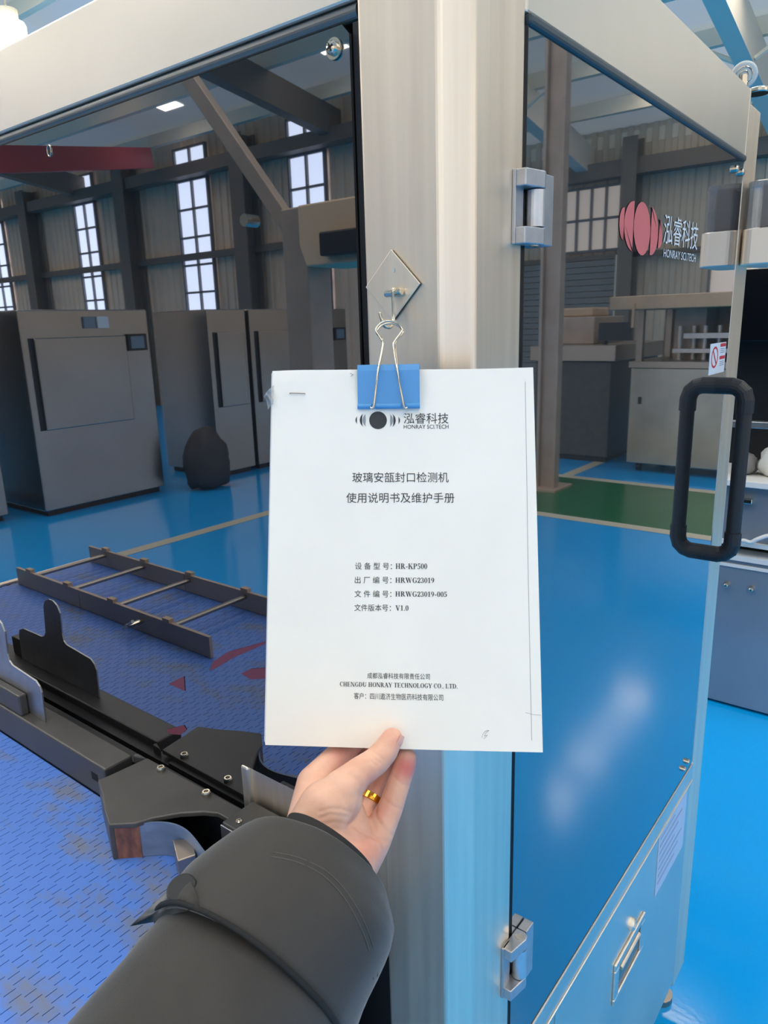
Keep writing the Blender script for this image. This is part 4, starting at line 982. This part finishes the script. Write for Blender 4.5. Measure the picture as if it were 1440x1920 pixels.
HAND = {
 'thumb': [(598, 1540, .512, 17), (640, 1482, .520, 14.5), (672, 1450, .528, 11.2), (704, 1428, .535, 10.2), (722, 1408, .541, 9.8), (735, 1385, .5445, 8.2)],
 'thenar': [(585, 1560, .512, 20), (612, 1515, .516, 20), (635, 1500, .520, 17)],
 'index': [(583, 1540, .530, 18), (590, 1470, .548, 14), (622, 1430, .562, 11), (652, 1400, .575, 10), (686, 1358, .5735, 8.6), (712, 1330, .572, 7.8)],
 'middle': [(625, 1550, .545, 17), (640, 1480, .565, 13), (690, 1425, .586, 9.8), (722, 1370, .579, 8.8), (742, 1335, .577, 8)],
 'ring': [(650, 1590, .535, 15), (672, 1540, .556, 12), (704, 1478, .572, 9.6), (730, 1428, .578, 8.9), (750, 1385, .575, 7.8)],
 'pinky': [(672, 1625, .520, 14), (702, 1575, .535, 12.5), (732, 1515, .548, 9.6), (750, 1462, .556, 8.8), (759, 1436, .558, 8.6), (763, 1421, .558, 7.6)],
 'palm': [(620, 1610, .510, 24), (650, 1575, .528, 20), (640, 1530, .535, 18)],
 'heel': [(640, 1640, .500, 22), (680, 1600, .522, 15)],
 'wrist': [(560, 1660, .485, 27), (600, 1610, .505, 26)],
 'wrist2': [(600, 1690, .485, 26), (640, 1640, .505, 22)],
}
bm = NB()
for ch in HAND.values():
    for a, b_ in zip(ch, ch[1:]): rcone(bm, px(*a[:3]), px(*b_[:3]), a[3]/1000, b_[3]/1000)
me = bpy.data.meshes.new('hand'); bm.to_mesh(me); bm.free()
hd = link('hand', me, per); me.materials.append(SKIN)
md = hd.modifiers.new('remesh', 'REMESH'); md.mode = 'VOXEL'; md.voxel_size = .0012; md.use_smooth_shade = True
md = hd.modifiers.new('smooth', 'SMOOTH'); md.factor = .5; md.iterations = 14
dg = bpy.context.evaluated_depsgraph_get(); dg.update()
me2 = bpy.data.meshes.new_from_object(hd.evaluated_get(dg)); hd.modifiers.clear(); hd.data = me2; me2.name = 'hand'
bpy.data.meshes.remove(me)
if not me2.materials: me2.materials.append(SKIN)
for p in me2.polygons: p.use_smooth = True
# creases and flush
base = wloc(per)
CREASE = [  # pixel polylines, depth in mm, width in mm
 ([(690, 1420), (697, 1428), (706, 1436)], .5, 1.0), ([(693, 1413), (702, 1423), (713, 1431)], .45, 1.0), ([(699, 1409), (709, 1417), (718, 1424)], .4, 1.0),
 ([(632, 1448), (655, 1452), (670, 1462), (677, 1476), (677, 1498), (668, 1526), (655, 1548)], .9, 1.6),
 ([(600, 1522), (618, 1516), (640, 1517), (660, 1524)], .45, 1.2), ([(600, 1534), (620, 1527), (650, 1531)], .4, 1.2), ([(610, 1545), (630, 1541), (645, 1545)], .4, 1.2),
 ([(575, 1438), (592, 1447), (605, 1447)], .5, 1.2),
 ([(738, 1455), (752, 1470), (766, 1474)], .6, 1.1), ([(722, 1500), (738, 1512), (754, 1518)], .6, 1.2),
 ([(704, 1512), (705, 1530), (718, 1550), (733, 1566)], 1.1, 1.4), ([(663, 1548), (680, 1560), (706, 1572), (724, 1578)], .7, 1.4),
 ([(655, 1548), (662, 1565), (668, 1575)], .7, 1.4)]
def segdist(p, a, b_):
    ab = (b_[0]-a[0], b_[1]-a[1]); t = max(0, min(1, ((p[0]-a[0])*ab[0]+(p[1]-a[1])*ab[1])/(ab[0]**2+ab[1]**2)))
    return sqrt((p[0]-a[0]-ab[0]*t)**2+(p[1]-a[1]-ab[1]*t)**2)
att = me2.attributes.new('flush', 'FLOAT', 'POINT')
nrm = [v.normal.copy() for v in me2.vertices]
for i, v in enumerate(me2.vertices):
    w = v.co+base-CAM; d = w.dot(AF); x, y = 720+FPX*w.dot(AR)/d, 960+FPX*w.dot(AD)/d
    fl = 0
    facing = -nrm[i].dot(w.normalized())
    for cx, cy, r, s in ((762, 1440, 24, .8), (745, 1392, 16, .25), (690, 1590, 38, .30), (704, 1470, 26, .3), (722, 1520, 24, .25), (640, 1408, 26, .35), (730, 1376, 14, .2)):
        fl = max(fl, s*math.exp(-((x-cx)**2+(y-cy)**2)/(r*r)))
    att.data[i].value = fl
    if facing > .1:
        for pl_, dp, wd in CREASE:
            dd = min(segdist((x, y), a, b_) for a, b_ in zip(pl_, pl_[1:]))*d/FPX*1000
            if dd < wd*3: v.co -= nrm[i]*(dp/1000*math.exp(-(dd/wd)**2))
# thumb nail, on the side of the tip that faces the camera
tip = px(735, 1385, .5445); ax = (px(735, 1376, .5455)-px(715, 1410, .5405)).normalized(); vw = (CAM-tip).normalized()
# nail is on the outer (right/back) edge and barely seen
sd = ax.cross(vw).normalized()
bm = NB(); NV = []
for j in range(7):
    row = []
    for i in range(7):
        a_ = radians(-8+(i-3)*14); s = -.0075+.0135*j/6
        rr = .0084-.0012*max(0, (j-4)/2)
        dirv = (sd*cos(a_+radians(25))+vw*sin(a_+radians(25)))
        row.append(bm.verts.new(tip+ax*s+dirv*rr))
    NV.append(row)
for j in range(6):
    for i in range(6): bm.faces.new((NV[j][i], NV[j][i+1], NV[j+1][i+1], NV[j+1][i]))
obj('thumb_nail', bm, NAIL, per, smooth=True)
# gold ring
ra, rb = px(672, 1540, .556), px(704, 1478, .572); t = (rb-ra).normalized(); rc_ = px(695, 1500, .5665)
h = vw; u = (h-t*h.dot(t)).normalized(); w = t.cross(u)
bm = NB(); rings = []
for k in range(40):
    a_ = 2*pi*k/40; dv = u*cos(a_)+w*sin(a_)
    rings.append([bm.verts.new(rc_+dv*r+t*s) for r, s in ((.0106, -.0028), (.0119, -.0024), (.0121, 0), (.0119, .0024), (.0106, .0028))])
for k in range(40):
    A, B = rings[k], rings[(k+1) % 40]
    for i in range(5): bm.faces.new((A[i], A[(i+1) % 5], B[(i+1) % 5], B[i]))
obj('finger_ring', bm, GOLD, per, smooth=False)
# sleeve built from stations: left, near, right silhouette pixels
def stations(st, seg=48, sub=5, wrinkle=.0015, seed=0, inner=False, power=1.0):
    R_ = []
    for (L_, N_, Rr, d) in st:
        l, r = px(*L_, d), px(*Rr, d); c = (l+r)/2; hw = (r-l).length/2
        nn = px(*N_, d-hw*.75)
        R_.append((c, r-c, nn-c))
    C_ = spline([a for a, _, _ in R_], sub); U_ = spline([b_ for _, b_, _ in R_], sub); V_ = spline([c_ for _, _, c_ in R_], sub)
    bm = NB(); rows = []
    for i, (c, u, v) in enumerate(zip(C_, U_, V_)):
        row = []
        for k in range(seg):
            a_ = 2*pi*k/seg; q = u*cos(a_)+v*sin(a_)
            n_ = noise.noise((c+q)*22+Vector((seed, 0, 0)))+.5*noise.noise((c+q)*55+Vector((seed, 3, 0)))
            row.append(bm.verts.new(c+q+q.normalized()*wrinkle*n_))
        rows.append(row)
    for A, B in zip(rows, rows[1:]):
        for k in range(seg): bm.faces.new((A[k], A[(k+1) % seg], B[(k+1) % seg], B[k]))
    return bm
def cloth(name, bm, material, th=.002):
    o = obj(name, bm, material, per, smooth=True)
    md = o.modifiers.new('thick', 'SOLIDIFY'); md.thickness = th; md.offset = -1
    return o
cloth('inner_cuff', stations([((541, 1527), (640, 1566), (697, 1645), .512), ((522, 1560), (628, 1585), (700, 1690), .500), ((490, 1620), (600, 1640), (690, 1750), .485)], wrinkle=.0008, seed=4), JACKETD)
sb_ = stations([((345, 1665), (540, 1690), (700, 1830), .47), ((302, 1722), (492, 1778), (652, 1925), .448), ((232, 1810), (430, 1850), (600, 2010), .42), ((110, 1950), (320, 2000), (500, 2150), .38), ((-60, 2150), (160, 2200), (400, 2360), .335), ((-330, 2480), (-60, 2530), (230, 2720), .28)], wrinkle=.0022, seed=2)
sb_.verts.ensure_lookup_table(); sb_.faces.new(sb_.verts[-48:])
st_ = BVHTree.FromBMesh(sb_)
cloth('sleeve', sb_, JACKET, .003)
bb = stations([((452, 1577), (612, 1560), (727, 1722), .498), ((440, 1584), (606, 1566), (733, 1748), .497), ((385, 1612), (582, 1605), (730, 1770), .485), ((335, 1652), (552, 1665), (716, 1815), .47), ((292, 1722), (484, 1772), (642, 1985), .445)], wrinkle=.0018, seed=1)
bt = BVHTree.FromBMesh(bb); bb.verts.ensure_lookup_table(); ring_ = [v.co.copy() for v in bb.verts[-48:]]; rc0 = sum(ring_, Vector())/48; ring_ = [p+(p-rc0).normalized()*.0006 for p in ring_]
cloth('cuff_band', bb, JACKET, .0035)
def surf(x, y, d, lift=.0008):
    """point on the cuff band under pixel (x, y), else at depth d"""
    dr = (px(x, y, 1)-CAM).normalized(); hs = [h for h in (t_.ray_cast(CAM, dr) for t_ in (bt, st_)) if h[0]]
    return min(hs, key=lambda h: h[3])[0]-dr*lift if hs else px(x, y, d)
# stitched piping at the band edge, strap tab and button
edge = [(252, 1734, .452), (290, 1720, .440), (335, 1710, .424), (378, 1708, .410), (420, 1716, .398), (462, 1741, .389), (505, 1778, .382), (548, 1828, .378), (585, 1877, .377), (612, 1925, .379), (632, 1975, .385)]
edge = edge[:3]+[(x, y, d) for x, y, d in edge[3:]]
bm = NB(); tube(bm, ring_, .0016, 8, closed=True); obj('band_piping', bm, JACKETD, per, smooth=True)
tabp = [(250, 1735), (285, 1706), (316, 1676), (348, 1640), (358, 1650), (366, 1672), (378, 1704), (335, 1710), (290, 1721)]
dl = {250: .452, 285: .447, 316: .444, 348: .446, 290: .444, 335: .430}
bm = NB(); front = []
for x, y in tabp:
    q = surf(x, y, dl.get(x, .42), .0012); front.append(q)
vf = [bm.verts.new(p) for p in front]; vc = bm.verts.new(surf(345, 1685, .432, .0016))
for i in range(len(vf)): bm.faces.new((vf[i], vf[(i+1) % len(vf)], vc))
o = obj('strap_tab', bm, JACKET, per, smooth=True)
md = o.modifiers.new('thick', 'SOLIDIFY'); md.thickness = .0022; md.offset = 1
for pts in ([(512, 1598), (560, 1608), (610, 1632), (650, 1672), (680, 1722), (700, 1775), (708, 1830)], [(508, 1606), (556, 1616), (604, 1640), (643, 1680), (672, 1729), (692, 1782), (700, 1836)]):
    bm = NB(); tube(bm, spline([surf(x, y, .44, .0002) for x, y in pts], 3), .00035, 6); obj('seam_stitch', bm, STITCH, per, smooth=True)
bc = surf(341, 1667, .436, .0045); n_ = (CAM-bc).normalized()
tilt = (n_+AR*-.55-AD*1.0).normalized()
bm = NB(); cyl(bm, bc-tilt*.0015, bc+tilt*.0022, .0088, 28); obj('button', bm, BUTTON, per, bevel=.0012, smooth=False)
